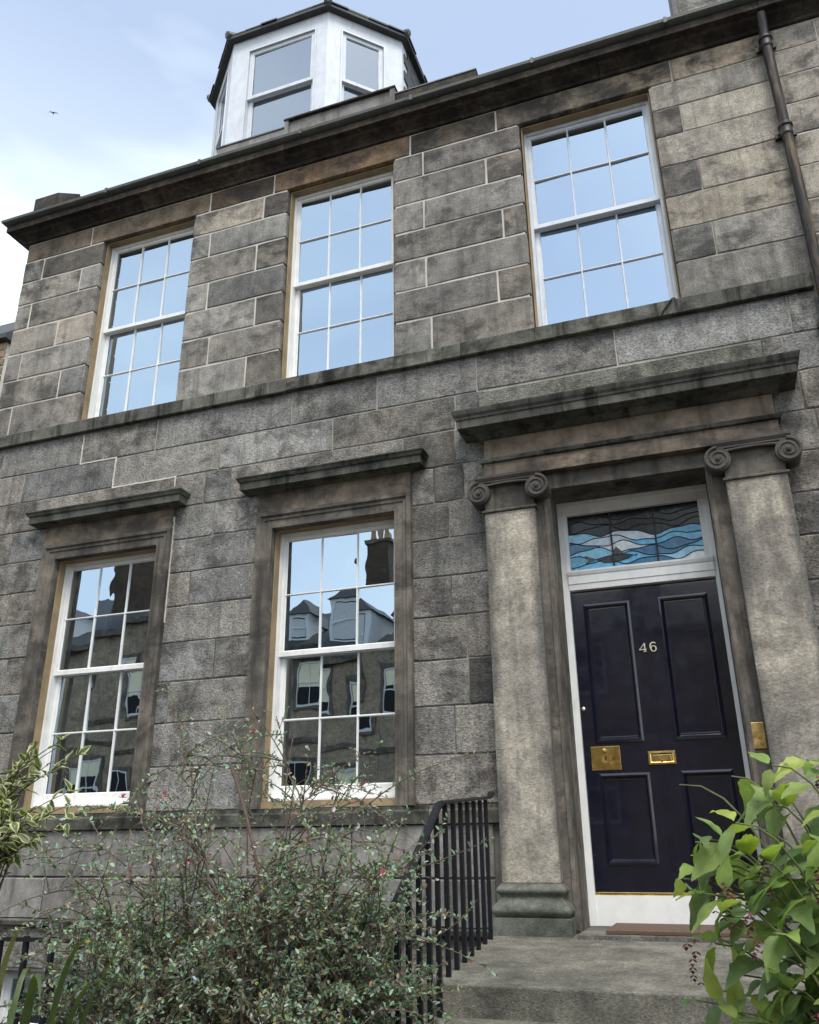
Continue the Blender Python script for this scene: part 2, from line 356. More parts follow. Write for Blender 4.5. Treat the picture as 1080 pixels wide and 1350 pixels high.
def link_mesh(name, me, parent=None, M=None):
    o = bpy.data.objects.new(name, me); col.objects.link(o)
    if parent is not None: o.parent = parent
    if M is not None: o.matrix_local = M
    return o
def thing(name, label, cat, loc=(0, 0, 0), group=None):
    o = bpy.data.objects.new(name, None); col.objects.link(o); o.location = loc; o.empty_display_size = .2
    return tag(o, label, cat, group)
def tag(o, label, cat, group=None):
    o['label'] = label; o['category'] = cat
    if group: o['group'] = group
    return o
def struct(o): o['kind'] = 'structure'; return o

def shift(o, loc):
    """mesh written in world coordinates, parent empty stands at loc"""
    o.location = (-loc[0], -loc[1], -loc[2]); return o

# ------------------------------------------------------------------ setting: ground, pavement, road
g = MB(); e = 420
AX0, AX1, AY0 = -8.2, -1.56, -1.36        # sunken area in front of the basement
g.add([(-e, -e, 0), (e, -e, 0), (e, AY0, 0), (-e, AY0, 0)], [(0, 1, 2, 3)])
g.add([(-e, AY0, 0), (AX0, AY0, 0), (AX0, e, 0), (-e, e, 0)], [(0, 1, 2, 3)])
g.add([(AX1, AY0, 0), (e, AY0, 0), (e, e, 0), (AX1, e, 0)], [(0, 1, 2, 3)])
g.add([(AX0, 6.5, 0), (AX1, 6.5, 0), (AX1, e, 0), (AX0, e, 0)], [(0, 1, 2, 3)])
struct(g.obj('ground', 'soil'))
struct(MB().box(AX0, AX1, AY0, 6.5, -1.9, -1.7).obj('area_floor', 'flag'))
struct(MB().box(-60, 60, -19.2, -9.4, -.05, .006).obj('road', 'asphalt'))
struct(MB().box(-60, 60, -9.4, -6.9, -.05, .12).obj('pavement', 'flag'))
struct(MB().box(-60, 60, -21.4, -19.2, -.05, .12).obj('pavement', 'flag'))
struct(MB().box(-1.05, .30, -6.9, -3.1, -.05, .03).obj('path', 'flag'))

# ------------------------------------------------------------------ the house
HX0, HX1 = -6.83, 1.175
house = thing('terraced_house', 'dark sandstone two storey terraced house with navy front door and white sash windows', 'house')
wall = MB()
OPEN = [(-5.735, -4.525, 5.49, 7.806), (-3.435, -2.24, 5.49, 7.806), (-1.009, .219, 5.49, 7.806),
        (-5.73, -4.535, 1.735, 4.06), (-3.408, -2.225, 1.735, 4.06), (-1.06, .29, .93, 4.15),
        (-5.705, -4.56, -.9, .58), (-3.383, -2.25, -.9, .58)]
def holed(mb, x0, x1, z0, z1, y0, y1, holes):
    xs = sorted({x0, x1, *[h[0] for h in holes], *[h[1] for h in holes]}); zs = sorted({z0, z1, *[h[2] for h in holes], *[h[3] for h in holes]})
    def solid(i, k):
        if i < 0 or k < 0 or i >= len(xs)-1 or k >= len(zs)-1: return False
        cx, cz = (xs[i]+xs[i+1])/2, (zs[k]+zs[k+1])/2
        if not (x0 < cx < x1 and z0 < cz < z1): return False
        return not any(h[0] < cx < h[1] and h[2] < cz < h[3] for h in holes)
    idx = {}
    V = []; F = []
    def v(i, k, y):
        key = (i, k, y)
        if key not in idx: idx[key] = len(V); V.append((xs[i], y, zs[k]))
        return idx[key]
    for i in range(len(xs)-1):
        for k in range(len(zs)-1):
            if not solid(i, k): continue
            F.append((v(i, k, y0), v(i+1, k, y0), v(i+1, k+1, y0), v(i, k+1, y0)))
            F.append((v(i, k, y1), v(i, k+1, y1), v(i+1, k+1, y1), v(i+1, k, y1)))
            for di, dk, a, b in ((-1, 0, (i, k), (i, k+1)), (1, 0, (i+1, k), (i+1, k+1)), (0, -1, (i, k), (i+1, k)), (0, 1, (i, k+1), (i+1, k+1))):
                if not solid(i+di, k+dk): F.append((v(*a, y0), v(*b, y0), v(*b, y1), v(*a, y1)))
    mb.add(V, F)
holed(wall, HX0+.012, HX1, -1.75, 8.16, .0045, .42, OPEN)
wall_o = wall.obj('wall', 'mortar', house)
# shell behind the facade
sh = MB(); sh.box(HX0+.013, HX0+.40, .42, 7.6, -1.75, 8.2); sh.box(HX1-.3, HX1-.02, .42, 7.6, -1.75, 8.2); sh.box(HX0+.40, HX1-.3, 7.2, 7.6, -1.75, 8.2)
sh.obj('shell_wall', 'room', house)
fl = MB(); fl.box(HX0+.4, HX1-.3, .42, 7.2, 1.0, 1.15); fl.box(HX0+.4, HX1-.3, .42, 7.2, 4.75, 5.0); fl.box(HX0+.4, HX1-.3, .42, 7.2, 8.0, 8.15)
fl.box(-4.0, -3.85, .42, 7.2, 1.15, 8.0); fl.box(-1.75, -1.6, .42, 7.2, 1.15, 8.0); fl.box(HX0+.4, HX1-.3, 3.4, 3.5, 1.15, 8.0)
fl.obj('inner_walls', 'room', house)
rf = MB(); rf.add([(HX0+.05, .12, 8.22), (HX1, .12, 8.22), (HX1, 3.9, 10.9), (HX0+.05, 3.9, 10.9), (HX0+.05, 7.6, 8.22), (HX1, 7.6, 8.22)], [(0, 1, 2, 3), (3, 2, 5, 4), (0, 3, 4), (1, 5, 2), (0, 4, 5, 1)])
rf.obj('roof', 'slate', house)

def stone_block(x0, x1, z0, z1, mat, parent, tint, gap=.006, proud=0., yb=.06, jit=.0030, ch=.006):
    x0 += gap/2; x1 -= gap/2; z0 += gap/2; z1 -= gap/2
    yf = -proud; nx, nz = 4, 2; O = []; I = []
    ring_ = [(i/nx, 0) for i in range(nx)]+[(1, k/nz) for k in range(nz)]+[(1-i/nx, 1) for i in range(nx)]+[(0, 1-k/nz) for k in range(nz)]
    for u, w in ring_:
        cor = u in (0, 1) and w in (0, 1); c = ch*rnd.uniform(.55, 1.5)*(1.4 if cor else 1)
        jx = rnd.uniform(-jit, jit*.3)*(1 if u == 1 else -1) if u in (0, 1) else rnd.uniform(-.01, .01)
        jz = rnd.uniform(-jit, jit*.3)*(1 if w == 1 else -1) if w in (0, 1) else 0
        x = x0+(x1-x0)*u+jx; z = z0+(z1-z0)*w+jz
        sx = (c if u == 0 else -c) if u in (0, 1) else 0; sz = (c if w == 0 else -c) if w in (0, 1) else 0
        O.append((x, z, c)); I.append((x+sx, z+sz))
    n = len(O)
    V = [(x, yb, z) for x, z, c in O]+[(x, yf+c*.8, z) for x, z, c in O]+[(x, yf+rnd.uniform(0, .001), z) for x, z in I]
    F = [tuple(range(2*n, 3*n))]
    for i in range(n): k = (i+1) % n; F += [(i, k, n+k, n+i), (n+i, n+k, 2*n+k, 2*n+i)]
    o = MB().add(V, F).obj('stone', mat, parent)
    o.color = (*tint, 1); return o

def tintf(lo=.70, hi=1.22, warm=.045):
    v = rnd.uniform(lo, hi); w = rnd.uniform(-warm, warm)
    return (v*(1+w), v, v*(1-w))
def spans(x0, x1, z0, z1, holes):
    segs = [(x0, x1)]
    for h in holes:
        if h[3] <= z0+.02 or h[2] >= z1-.02: continue
        ns_ = []
        for a, b in segs:
            if h[1] <= a or h[0] >= b: ns_.append((a, b)); continue
            if h[0]-a > .02: ns_.append((a, h[0]))
            if b-h[1] > .02: ns_.append((h[1], b))
        segs = ns_
    return segs
HOLES = [(-5.71, -4.55, 5.4, 7.786), (-3.41, -2.265, 5.4, 7.786), (-.984, .194, 5.4, 7.786),
         (-5.845, -4.42, 1.6, 4.37), (-3.523, -2.11, 1.6, 4.37), (-1.455, .71, .9, 4.95)]
def row(z0, z1, joints, mat, gap, x0=HX0, x1=HX1, parent=None, extra={}, lo=.78, hi=1.18, proud=.0035, ch=.006):
    parent = parent or wall_o
    for a, b in spans(x0, x1, z0, z1, HOLES if parent is wall_o else []):
        xs = [a]+[q for q in sorted(joints) if a+.05 < q < b-.05]+[b]
        for p, q in zip(xs[:-1], xs[1:]):
            gp = gap
            if gap > .01 and (p+q)/2 > .1: gp = .007
            t = tintf(lo, hi)
            for key, val in extra.items():
                if p <= key < q: t = val if isinstance(val, tuple) else tuple(val*c for c in t)
            stone_block(p, q, z0, z1, mat, parent, t, gp, proud+rnd.uniform(-.002, .002), ch=ch)
ZU = [8.045, 7.786, 7.496, 7.188, 6.859, 6.531, 6.195, 5.864, 5.505]
JU = [[-5.91, -4.36, -3.59, -2.08, -1.21, .41], [-6.55, -3.70, -1.95], [-5.98, -4.32, -1.33, .43], [-6.62, -3.75, -1.95],
      [-6.19, -4.29, -1.20, .50], [-6.62, -3.72, -1.94], [-6.04, -4.22, -1.28, .52], [-6.62, -3.78, -1.90]]
EX = [{-6.5: .75, -5.0: .95, -4.0: (.55, .50, .46), -3.0: (.95, .82, .70), -1.6: .85, -.3: (.95, .98, 1.02), .8: (1.55, 1.6, 1.65)}, {-6.7: (.9, .93, .95), -6.0: .45, -3.9: (1.25, 1.2, 1.12), -3.55: .72, -1.5: .95, .5: (1.15, 1.15, 1.1)},
      {-6.6: .95, -3.9: .95, -1.2: .72, .3: .85, .8: (1.28, 1.26, 1.2)}, {-4.0: .95, -3.6: .72, -1.7: .9, .6: 1.05}, {-4.0: .78, -1.6: .78, -1.1: .7, .3: .62, .8: (1.2, 1.16, 1.08)},
      {-3.6: .66, -1.7: .9, .6: (1.15, 1.1, 1.0)}, {-1.6: .82, -1.1: .75, .3: .7, .8: .95}, {-3.6: .72, -2.0: .7, .6: .92}]
for i in range(8):
    row(ZU[i+1], ZU[i], JU[i], 'stone_frieze' if i == 0 else 'stone_upper', .0165, extra=EX[i])
ZS = [5.362, 5.02, 4.70, 4.38, 4.06]
JS = [[-6.61, -5.59, -4.72, -3.26, -2.42, -1.51, -.35, .95], [-6.28, -5.16, -3.99, -2.84, -1.71, .86], [-6.55, -4.12, -3.85, -2.18, -1.72, .92], [-6.3, -4.0, -1.91, -1.66, .98]]
for i in range(4):
    row(ZS[i+1], ZS[i], JS[i], 'stone_lower', .0075, extra=[{-1.0: .85, .3: 1.05}, {-5.5: .9, -3.4: 1.12, -2.2: .9, -1.6: .62}, {-2.0: .62, -4.0: 1.1}, {-1.8: .7, -4.2: 1.08}][i])
ZM = [4.06, 3.747, 3.435, 3.114, 2.777, 2.434, 2.085, 1.741]
JM = [[-6.4, -1.79, .95], [-6.2, -4.19, 1.0], [-6.45, -1.79, .93], [-6.1, -3.88, -1.68, 1.02], [-6.5, -4.3, -1.67, .9], [-6.2, -4.14, -1.79, 1.0], [-6.4, -3.95, .92]]
for i in range(7):
    row(ZM[i+1], ZM[i], JM[i], 'stone_lower', .0065, extra={-1.55: [.8, .8, 1.0, .85, .42, .95, 1.0][i], -1.9: [.8, .85, .95, .95, 1.0, .9, 1.05][i], -4.2: 1.08, .8: [.95, .75, 1.12, .85, .9, 1, 1][i]}, lo=.85, hi=1.1)
# smooth base courses and rubble basement
HOLES = [(-1.53, .78, -2, 1.7), (-5.705, -4.56, -.9, .58), (-3.383, -2.25, -.9, .58)]
row(1.262, 1.612, [-6.1, -5.72, -3.95, -2.6, 1.0], 'stone_base', .009, proud=.012, lo=.9, hi=1.1)
row(.952, 1.260, [-5.32, -4.3, -3.3, -2.0, 1.05], 'stone_base', .009, proud=.012, lo=.9, hi=1.1)
zr = .905
for k in range(7):
    h = rnd.choice([.24, .30, .33]) if k else .325
    xs = [-6.5]
    while xs[-1] < 1: xs.append(xs[-1]+rnd.uniform(.4, .8))
    row(zr-h, zr-.002, xs, 'stone_rubble', .016, lo=.7, hi=1.2, proud=.004, ch=.014); zr -= h
HOLES = [(-5.71, -4.55, 5.4, 7.786), (-3.41, -2.265, 5.4, 7.786), (-.984, .194, 5.4, 7.786)]
# the dark mortarless skirting ledge, sill course, string course
for x0, x1 in ((HX0, -1.535), (.785, HX1)):
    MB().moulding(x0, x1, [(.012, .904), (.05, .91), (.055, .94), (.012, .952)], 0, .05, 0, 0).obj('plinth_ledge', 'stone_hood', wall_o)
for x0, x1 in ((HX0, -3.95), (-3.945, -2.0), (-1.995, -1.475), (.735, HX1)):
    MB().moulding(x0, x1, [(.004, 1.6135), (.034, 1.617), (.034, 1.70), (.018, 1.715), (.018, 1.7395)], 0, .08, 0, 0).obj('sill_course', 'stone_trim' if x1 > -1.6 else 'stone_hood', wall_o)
sc_x = [HX0, -5.95, -5.70, -4.42, -3.30, -2.24, -1.63, -.985, .62, HX1-.03]
for a, b in zip(sc_x[:-1], sc_x[1:]):
    dz = rnd.uniform(-.003, .003)
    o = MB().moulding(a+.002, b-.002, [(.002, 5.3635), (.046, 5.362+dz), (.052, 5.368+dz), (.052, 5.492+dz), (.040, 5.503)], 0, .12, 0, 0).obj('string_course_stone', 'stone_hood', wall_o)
    v = rnd.uniform(.8, 1.35); o.color = (v, v, v, 1)

# patches of fresh pale pointing
pt = MB()
for x0, x1, z0, z1 in ((-5.597, -5.583, 5.027, 5.34), (-5.597, -5.153, 5.013, 5.027), (-5.167, -5.153, 4.707, 5.013), (-5.167, -4.44, 4.693, 4.707), (-4.455, -4.441, 4.60, 4.693)):
    n = max(2, int(max(x1-x0, z1-z0)/.05))
    for i in range(n):
        a, b = i/n, (i+1)/n; j = rnd.uniform(-.003, .003)
        if x1-x0 > z1-z0: pt.box(x0+(x1-x0)*a, x0+(x1-x0)*b+.001, -.0062-abs(j)*.3, .02, z0+j, z1+j*.5)
        else: pt.box(x0+j, x1+j*.5, -.0066-abs(j)*.3, .02, z0+(z1-z0)*a, z0+(z1-z0)*b+.001)
pt.obj('pointing', 'mortar_pale', wall_o)
pt = MB()
for i in range(22):
    j = rnd.uniform(-.004, .004); z = 3.30+i*.045; pt.box(-4.417+j, -4.404+j*.6, -.008-abs(j)*.4, .02, z, z+.046)
pt.obj('pointing', 'mortar_pale', wall_o)

# eaves cornice, gutter, blocking course
cx = [HX0, -5.2, -3.4, -1.7, -.2, HX1]
prof = [(.0, 8.046), (.022, 8.050), (.035, 8.075), (.070, 8.098), (.110, 8.118), (.128, 8.140), (.180, 8.147), (.183, 8.150), (.183, 8.222), (.170, 8.232)]
for i, (a, b) in enumerate(zip(cx[:-1], cx[1:])):
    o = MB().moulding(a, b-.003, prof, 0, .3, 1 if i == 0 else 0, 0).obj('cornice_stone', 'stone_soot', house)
    v = rnd.uniform(.8, 1.2); o.color = (v*1.05, v, v*.95, 1)
MB().moulding(HX0, HX1, [(.165, 8.2325), (.205, 8.238), (.232, 8.262), (.236, 8.292), (.226, 8.296), (.15, 8.296)], 0, .25, 1, 0).obj('gutter', 'gutter', house, smooth=True)
for x in (-5.6, -4.4, -3.2, -2.0, -.8, .4):
    MB().box(x, x+.03, -.244, -.15, 8.236, 8.300).obj('gutter_bracket', 'gutter', house)
par = MB(); par.box(-4.30, -3.477, -.05, .28, 8.15, 8.595)
par.obj('blocking_course', 'stone_base', house, bevel=.008)
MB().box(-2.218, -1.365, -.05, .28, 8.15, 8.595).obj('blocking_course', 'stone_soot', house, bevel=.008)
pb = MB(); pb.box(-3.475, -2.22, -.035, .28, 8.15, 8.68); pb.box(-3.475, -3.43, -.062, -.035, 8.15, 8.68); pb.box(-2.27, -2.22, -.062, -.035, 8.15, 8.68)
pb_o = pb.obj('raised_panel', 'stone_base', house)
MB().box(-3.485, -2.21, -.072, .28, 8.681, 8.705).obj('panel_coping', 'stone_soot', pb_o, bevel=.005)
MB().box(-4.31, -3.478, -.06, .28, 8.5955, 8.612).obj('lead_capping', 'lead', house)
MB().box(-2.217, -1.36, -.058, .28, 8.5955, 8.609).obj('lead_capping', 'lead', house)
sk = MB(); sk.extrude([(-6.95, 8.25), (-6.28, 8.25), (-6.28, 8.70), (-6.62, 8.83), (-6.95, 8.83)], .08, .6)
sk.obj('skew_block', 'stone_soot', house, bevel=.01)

# ------------------------------------------------------------------ sash windows
def pane(M, x0, x1, z0, z1, y, parent, mat='glass', tilt=.009):
    a, b = rnd.gauss(0, tilt), rnd.gauss(0, tilt)
    cxx, czz = (x0+x1)/2, (z0+z1)/2
    def yy(x, z, o): return y+o+(x-cxx)*a+(z-czz)*b
    V = [(x, yy(x, z, o), z) for o in (0, .003) for x, z in ((x0, z0), (x1, z0), (x1, z1), (x0, z1))]
    mb = MB(M); mb.add(V, [(0, 1, 2, 3)], 0); mb.add(V, [(7, 6, 5, 4), (0, 4, 5, 1), (1, 5, 6, 2), (2, 6, 7, 3), (3, 7, 4, 0)], 1)
    return mb.obj('pane', [mat, 'glass_back'], parent, normals=False)
def sash(M, x0, x1, z0, z1, y, parent, cols, rows, name, stile=.046, top=.046, bot=.046, bar=.019, mat='white', glass='glass'):
    mb = MB(M); t = .04
    mb.box(x0, x0+stile, y, y+t, z0, z1); mb.box(x1-stile, x1, y, y+t, z0, z1)
    mb.box(x0+stile, x1-stile, y+.0015, y+t, z1-top, z1-.0005); mb.box(x0+stile, x1-stile, y+.0015, y+t, z0+.0005, z0+bot)
    gx0, gx1, gz0, gz1 = x0+stile, x1-stile, z0+bot, z1-top
    # putty bevel towards the glass
    mb.ring(gx0-.001, gx1+.001, gz0-.001, gz1+.001, [(0, y+.003), (.010, y+.016)], cap=False)
    o = mb.obj(name, mat, parent)
    for i in range(1, cols):
        xc = gx0+(gx1-gx0)*i/cols
        b = MB(M); b.add([(xc-bar/2, y+.018, gz0), (xc-bar*.22, y+.004, gz0), (xc+bar*.22, y+.004, gz0), (xc+bar/2, y+.018, gz0), (xc+bar/2, y+.034, gz0), (xc-bar/2, y+.034, gz0),
                         (xc-bar/2, y+.018, gz1), (xc-bar*.22, y+.004, gz1), (xc+bar*.22, y+.004, gz1), (xc+bar/2, y+.018, gz1), (xc+bar/2, y+.034, gz1), (xc-bar/2, y+.034, gz1)],
                        [(0, 1, 7, 6), (1, 2, 8, 7), (2, 3, 9, 8), (3, 4, 10, 9), (4, 5, 11, 10), (5, 0, 6, 11)])
        b.obj('glazing_bar', mat, parent)
    for k in range(1, rows):
        zc = gz0+(gz1-gz0)*k/rows
        b = MB(M); b.add([(gx0, y+.018, zc-bar/2), (gx0, y+.0045, zc-bar*.22), (gx0, y+.0045, zc+bar*.22), (gx0, y+.018, zc+bar/2), (gx0, y+.034, zc+bar/2), (gx0, y+.034, zc-bar/2),
                         (gx1, y+.018, zc-bar/2), (gx1, y+.0045, zc-bar*.22), (gx1, y+.0045, zc+bar*.22), (gx1, y+.018, zc+bar/2), (gx1, y+.034, zc+bar/2), (gx1, y+.034, zc-bar/2)],
                        [(0, 1, 7, 6), (1, 2, 8, 7), (2, 3, 9, 8), (3, 4, 10, 9), (4, 5, 11, 10), (5, 0, 6, 11)])
        b.obj('glazing_bar', mat, parent)
    for i in range(cols):
        for k in range(rows):
            a = gx0+(gx1-gx0)*i/cols; b = gx0+(gx1-gx0)*(i+1)/cols; c = gz0+(gz1-gz0)*k/rows; d = gz0+(gz1-gz0)*(k+1)/rows
            pane(M, a, b, c, d, y+.02, parent, glass)
    return o
def window(x0, x1, z0, z1, zm, parent, y=.115, low_bot=.085, sill=0., M=None, reveal=True, jamb=.024, mat='white', cols=3, rows=2, glass='glass', head=.03):
    f = MB(M); yb = y+.15
    f.box(x0+.012, x0+jamb+.012, y, yb, z0+.004, z1-.012); f.box(x1-jamb-.012, x1-.012, y, yb, z0+.004, z1-.012)
    f.box(x0+jamb+.012, x1-jamb-.012, y+.002, yb, z1-head-.012, z1-.0125)
    f.box(x0+jamb+.012, x1-jamb-.012, y-.004, yb, z0+.0045, z0+.02+sill)
    w = f.obj('window', mat, parent)
    a, b = x0+jamb+.0125, x1-jamb-.0125; t = z1-head-.0125; bt = z0+.0205+sill
    sash(M, a, b, zm-.022, t, y+.022, w, cols, rows, 'upper_sash', mat=mat, top=.030, bot=.040, stile=.030, bar=.019, glass=glass)
    sash(M, a+.0005, b-.0005, bt, zm+.022, y+.068, w, cols, rows, 'lower_sash', bot=low_bot, top=.040, mat=mat, stile=.034, bar=.019, glass=glass)
    if reveal:
        r = MB(M); r.box(x0, x0+.0115, .045, yb-.002, z0+.003, z1-.001); r.box(x1-.0115, x1, .045, yb-.002, z0+.003, z1-.001); r.box(x0+.012, x1-.012, .045, yb-.002, z1-.0115, z1-.001)
        r.obj('reveal', 'ochre', w)
    return w
W1 = window(-5.71, -4.55, 5.51, 7.786, 6.68, house); W2 = window(-3.41, -2.265, 5.51, 7.786, 6.68, house)
W3 = window(-.984, .194, 5.51, 7.786, 6.68, house, mat='white_worn')
G1 = window(-5.705, -4.56, 1.80, 4.035, 2.975, house, y=.12, low_bot=.09, sill=.0)
G2 = window(-3.383, -2.25, 1.80, 4.035, 2.965, house, y=.12, low_bot=.09, sill=.0)
for w_, a, b in ((G1, -5.705, -4.56), (G2, -3.383, -2.25)):
    MB().box(a+.002, b-.002, .03, .26, 1.746, 1.799).obj('sill', 'ochre', w_)
for a, b in ((-5.705, -4.56), (-3.383, -2.25)):
    window(a, b, -.9, .58, -.15, house, y=.10, reveal=False)
# curtains hanging inside
def curtain(x0, x1, z0, z1, y, label, amp=.03):
    n = 28; V = []; F = []
    for i in range(n+1):
        x = x0+(x1-x0)*i/n; yy = y+amp*math.sin(i*1.9)+amp*.4*math.sin(i*.7)
        V += [(x, yy, z0), (x, yy, z1), (x, yy+.004, z0), (x, yy+.004, z1)]
    for i in range(n): a = 4*i; F += [(a, a+4, a+5, a+1), (a+6, a+2, a+3, a+7)]
    return tag(MB().add(V, F).obj('curtain', 'curtain', smooth=True), label, 'curtain')
curtain(-5.66, -5.30, 5.15, 7.72, .5, 'pale curtain drawn aside behind the upper window nearest the house corner')
curtain(-5.67, -5.42, 1.3, 4.0, .52, 'pale curtain behind the ground floor window farthest from the door')

# ------------------------------------------------------------------ ground floor window surrounds
ARCH = [(-.001, .06), (-.001, -.028), (.018, -.030), (.022, -.022), (.070, -.024), (.075, -.034), (.098, -.034), (.112, -.050), (.142, -.050), (.146, -.045), (.146, .03)]
for xl, xr in ((-5.705, -4.56), (-3.383, -2.25)):
    s = MB().architrave(xl, xr, 1.742, 4.035, ARCH).obj('window_surround', 'stone_trim', house)
    MB().box(xl-.150, xr+.140, -.030, .04, 4.1815, 4.405).obj('frieze_stone', 'stone_brown', s)
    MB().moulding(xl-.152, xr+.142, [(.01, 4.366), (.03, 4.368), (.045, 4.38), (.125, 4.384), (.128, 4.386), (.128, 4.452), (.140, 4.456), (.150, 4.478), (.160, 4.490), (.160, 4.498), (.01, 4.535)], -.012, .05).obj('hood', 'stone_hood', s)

# ------------------------------------------------------------------ doorway
XC = -.385
dw = MB()
dw.box(-1.075, -.975, -.03, .40, .94, 4.160); dw.box(.18, .305, -.03, .40, .94, 4.160); dw.box(-.9745, .1795, -.0295, .40, 4.03, 4.1595)
doorway = dw.obj('doorway', 'stone_trim', house, bevel=.004)
for sx in (-1, 1):   # thin bead on the door jamb
    x = -.985 if sx < 0 else .19
    MB().box(min(x, x-.03*-sx), max(x, x-.03*-sx), -.037, -.0305, .96, 4.02).obj('jamb_bead', 'stone_trim', doorway)
# entablature
MB().box(-1.46, .715, -.098, .02, 4.162, 4.29).obj('architrave_band', 'stone_brown', doorway, bevel=.003)
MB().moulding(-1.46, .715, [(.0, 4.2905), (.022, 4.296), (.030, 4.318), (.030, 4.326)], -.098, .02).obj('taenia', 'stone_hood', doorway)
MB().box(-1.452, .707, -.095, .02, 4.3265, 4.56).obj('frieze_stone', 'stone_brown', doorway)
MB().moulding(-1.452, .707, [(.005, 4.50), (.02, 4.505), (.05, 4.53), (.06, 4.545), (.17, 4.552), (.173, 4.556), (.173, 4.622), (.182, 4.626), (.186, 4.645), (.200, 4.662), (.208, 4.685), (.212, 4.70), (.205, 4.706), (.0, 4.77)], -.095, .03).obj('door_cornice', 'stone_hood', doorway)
for a, b in ((-1.49, -.36), (-.357, .70)):
    o = MB().box(a, b, -.035, .05, 4.70, 4.985).obj('blocking_stone', 'stone_lower', doorway, bevel=.004); o.color = (.72, .76, .70, 1)
def spiral(cx_, cz_, R, sgn, y):
    pts = []; rad = []
    n = 64; turns = 2.4
    for i in range(n+1):
        t = i/n; th = math.pi/2 + sgn*2*math.pi*turns*t
        r = R*(1-t)**1.05*.93+.008
        pts.append((cx_+r*math.cos(th), y, cz_+r*math.sin(th))); rad.append(.0125*(1-.55*t))
    return pts, rad
def disc(mb, cx_, cz_, R, y0, y1, n=32, dome=.0):
    V = [(cx_+R*math.cos(2*math.pi*k/n), y, cz_+R*math.sin(2*math.pi*k/n)) for y in (y0, y1) for k in range(n)]
    V.append((cx_, y0-dome, cz_))
    mb.add(V, [(k, (k+1) % n, n+(k+1) % n, n+k) for k in range(n)]+[(k, (k+1) % n, 2*n) for k in range(n)]+[tuple(n+k for k in range(n))])
for xl, xr in ((-1.466, -1.072), (.302, .710)):
    xm = (xl+xr)/2
    sh_ = MB(); sh_.box(xl, xr, -.115, .04, 1.238, 3.862)
    p = sh_.obj('pilaster', 'stone_pilaster', doorway, bevel=.007)
    MB().moulding(xl, xr, [(.0, 3.8625), (.014, 3.868), (.016, 3.880), (.004, 3.888)], -.115, .04).obj('necking', 'stone_trim', doorway)
    MB().box(xl+.004, xr-.004, -.112, .04, 3.8885, 4.10).obj('capital_neck', 'stone_trim', doorway)
    # abacus and the channel between the scrolls
    MB().moulding(xl-.03, xr+.03, [(.0, 4.112), (.020, 4.118), (.032, 4.140), (.032, 4.1605)], -.135, .03).obj('abacus', 'stone_volute', doorway)
    R = .088; cl, cr_ = xl-.030, xr+.030; cz_ = 4.022
    ch_ = MB(); n = 14; top_ = []; bot_ = []
    for i in range(n+1):
        t = i/n; x = cl+(cr_-cl)*t; sag = math.sin(math.pi*t)
        top_.append((x, cz_+R*1.02)); bot_.append((x, cz_+R*.52+.018*sag))
    ch_.extrude(top_+bot_[::-1], -.150, .02); ch_.obj('scroll_channel', 'stone_volute', doorway)
    for a, b in ((top_, -.006), (bot_, .004)):
        MB().tube([(x, -.152, z+b) for x, z in a], .0085, 6).obj('channel_fillet', 'stone_volute', doorway, smooth=True)
    for cx_, sg in ((cl, 1), (cr_, -1)):
        d = MB(); disc(d, cx_, cz_, R, -.158, .02, dome=.006); v_ = d.obj('volute', 'stone_volute', doorway, smooth=True)
        pts, rad = spiral(cx_, cz_, R, sg, -.160); MB().tube(pts, rad, 7).obj('volute_spiral', 'stone_volute', doorway, smooth=True)
        e_ = MB(); disc(e_, cx_, cz_, .016, -.176, -.15, 14, .008); e_.obj('volute_eye', 'stone_volute', doorway, smooth=True)
    def tor(z0, z1, p0, amp, n=7): return [(p0+amp*math.sin(math.pi*i/n), z0+(z1-z0)*i/n) for i in range(n+1)]
    pr_ = [(.060, .9245), (.060, 1.035)]+tor(1.037, 1.120, .035, .030)+[(.030, 1.124), (.012, 1.142), (.008, 1.156), (.012, 1.164)]+tor(1.166, 1.226, .010, .024)+[(.004, 1.2375)]
    b = MB().moulding(xl, xr, pr_, -.115, .04).obj('pilaster_base', 'stone_green', doorway, smooth=True)

# door leaf
DY = .355
dl = MB(); X0, X1, Z0, Z1 = -.9245, .1495, 1.166, 3.285
PAN = [(-.825, -.500, 2.160, 3.178), (-.267, .062, 2.160, 3.182), (-.815, -.487, 1.348, 1.928), (-.257, .064, 1.348, 1.930)]
holed(dl, X0, X1, Z0, Z1, DY, DY+.018, PAN); dl.box(X0, X1, DY+.0185, DY+.05, Z0, Z1)
door = dl.obj('door', 'door', house)
for i, q in enumerate(PAN):
    b = MB(); b.ring(*q, [(-.012, DY+.001), (-.010, DY-.009), (.004, DY-.013), (.014, DY-.004), (.022, DY+.010), (.026, DY+.0135)], cap=False)
    pn = MB(); pn.ring(q[0]+.001, q[1]-.001, q[2]+.001, q[3]-.001, [(0, DY+.0135), (.03, DY+.013), (.034, DY+.0135)], cap=True)
    b.obj('panel_moulding', 'door', door); pn.obj('panel', 'door', door)
cb = MB(); cb.box(-.393, -.377, DY-.011, DY-.0002, 1.31, 3.284); cb.box(-.402, -.396, DY-.004, DY-.0002, 1.31, 3.284); cb.box(-.374, -.368, DY-.004, DY-.0002, 1.31, 3.284)
cb.obj('centre_bead', 'door', door)
MB().box(X0+.004, X1-.004, DY-.012, DY+.04, 1.146, 1.1655).obj('brass_sill_strip', 'brass', door, bevel=.003)
lp = MB().box(-.875, -.667, DY-.005, DY-.0003, 1.962, 2.127).obj('lock_plate', 'brass', door, bevel=.002)
lk = MB(); lk.ring(-.802, -.738, 2.005, 2.072, [(0, DY-.0052), (0, DY-.014), (.012, DY-.014), (.014, DY-.008)], cap=True); lk.obj('lock_case', 'brass', door)
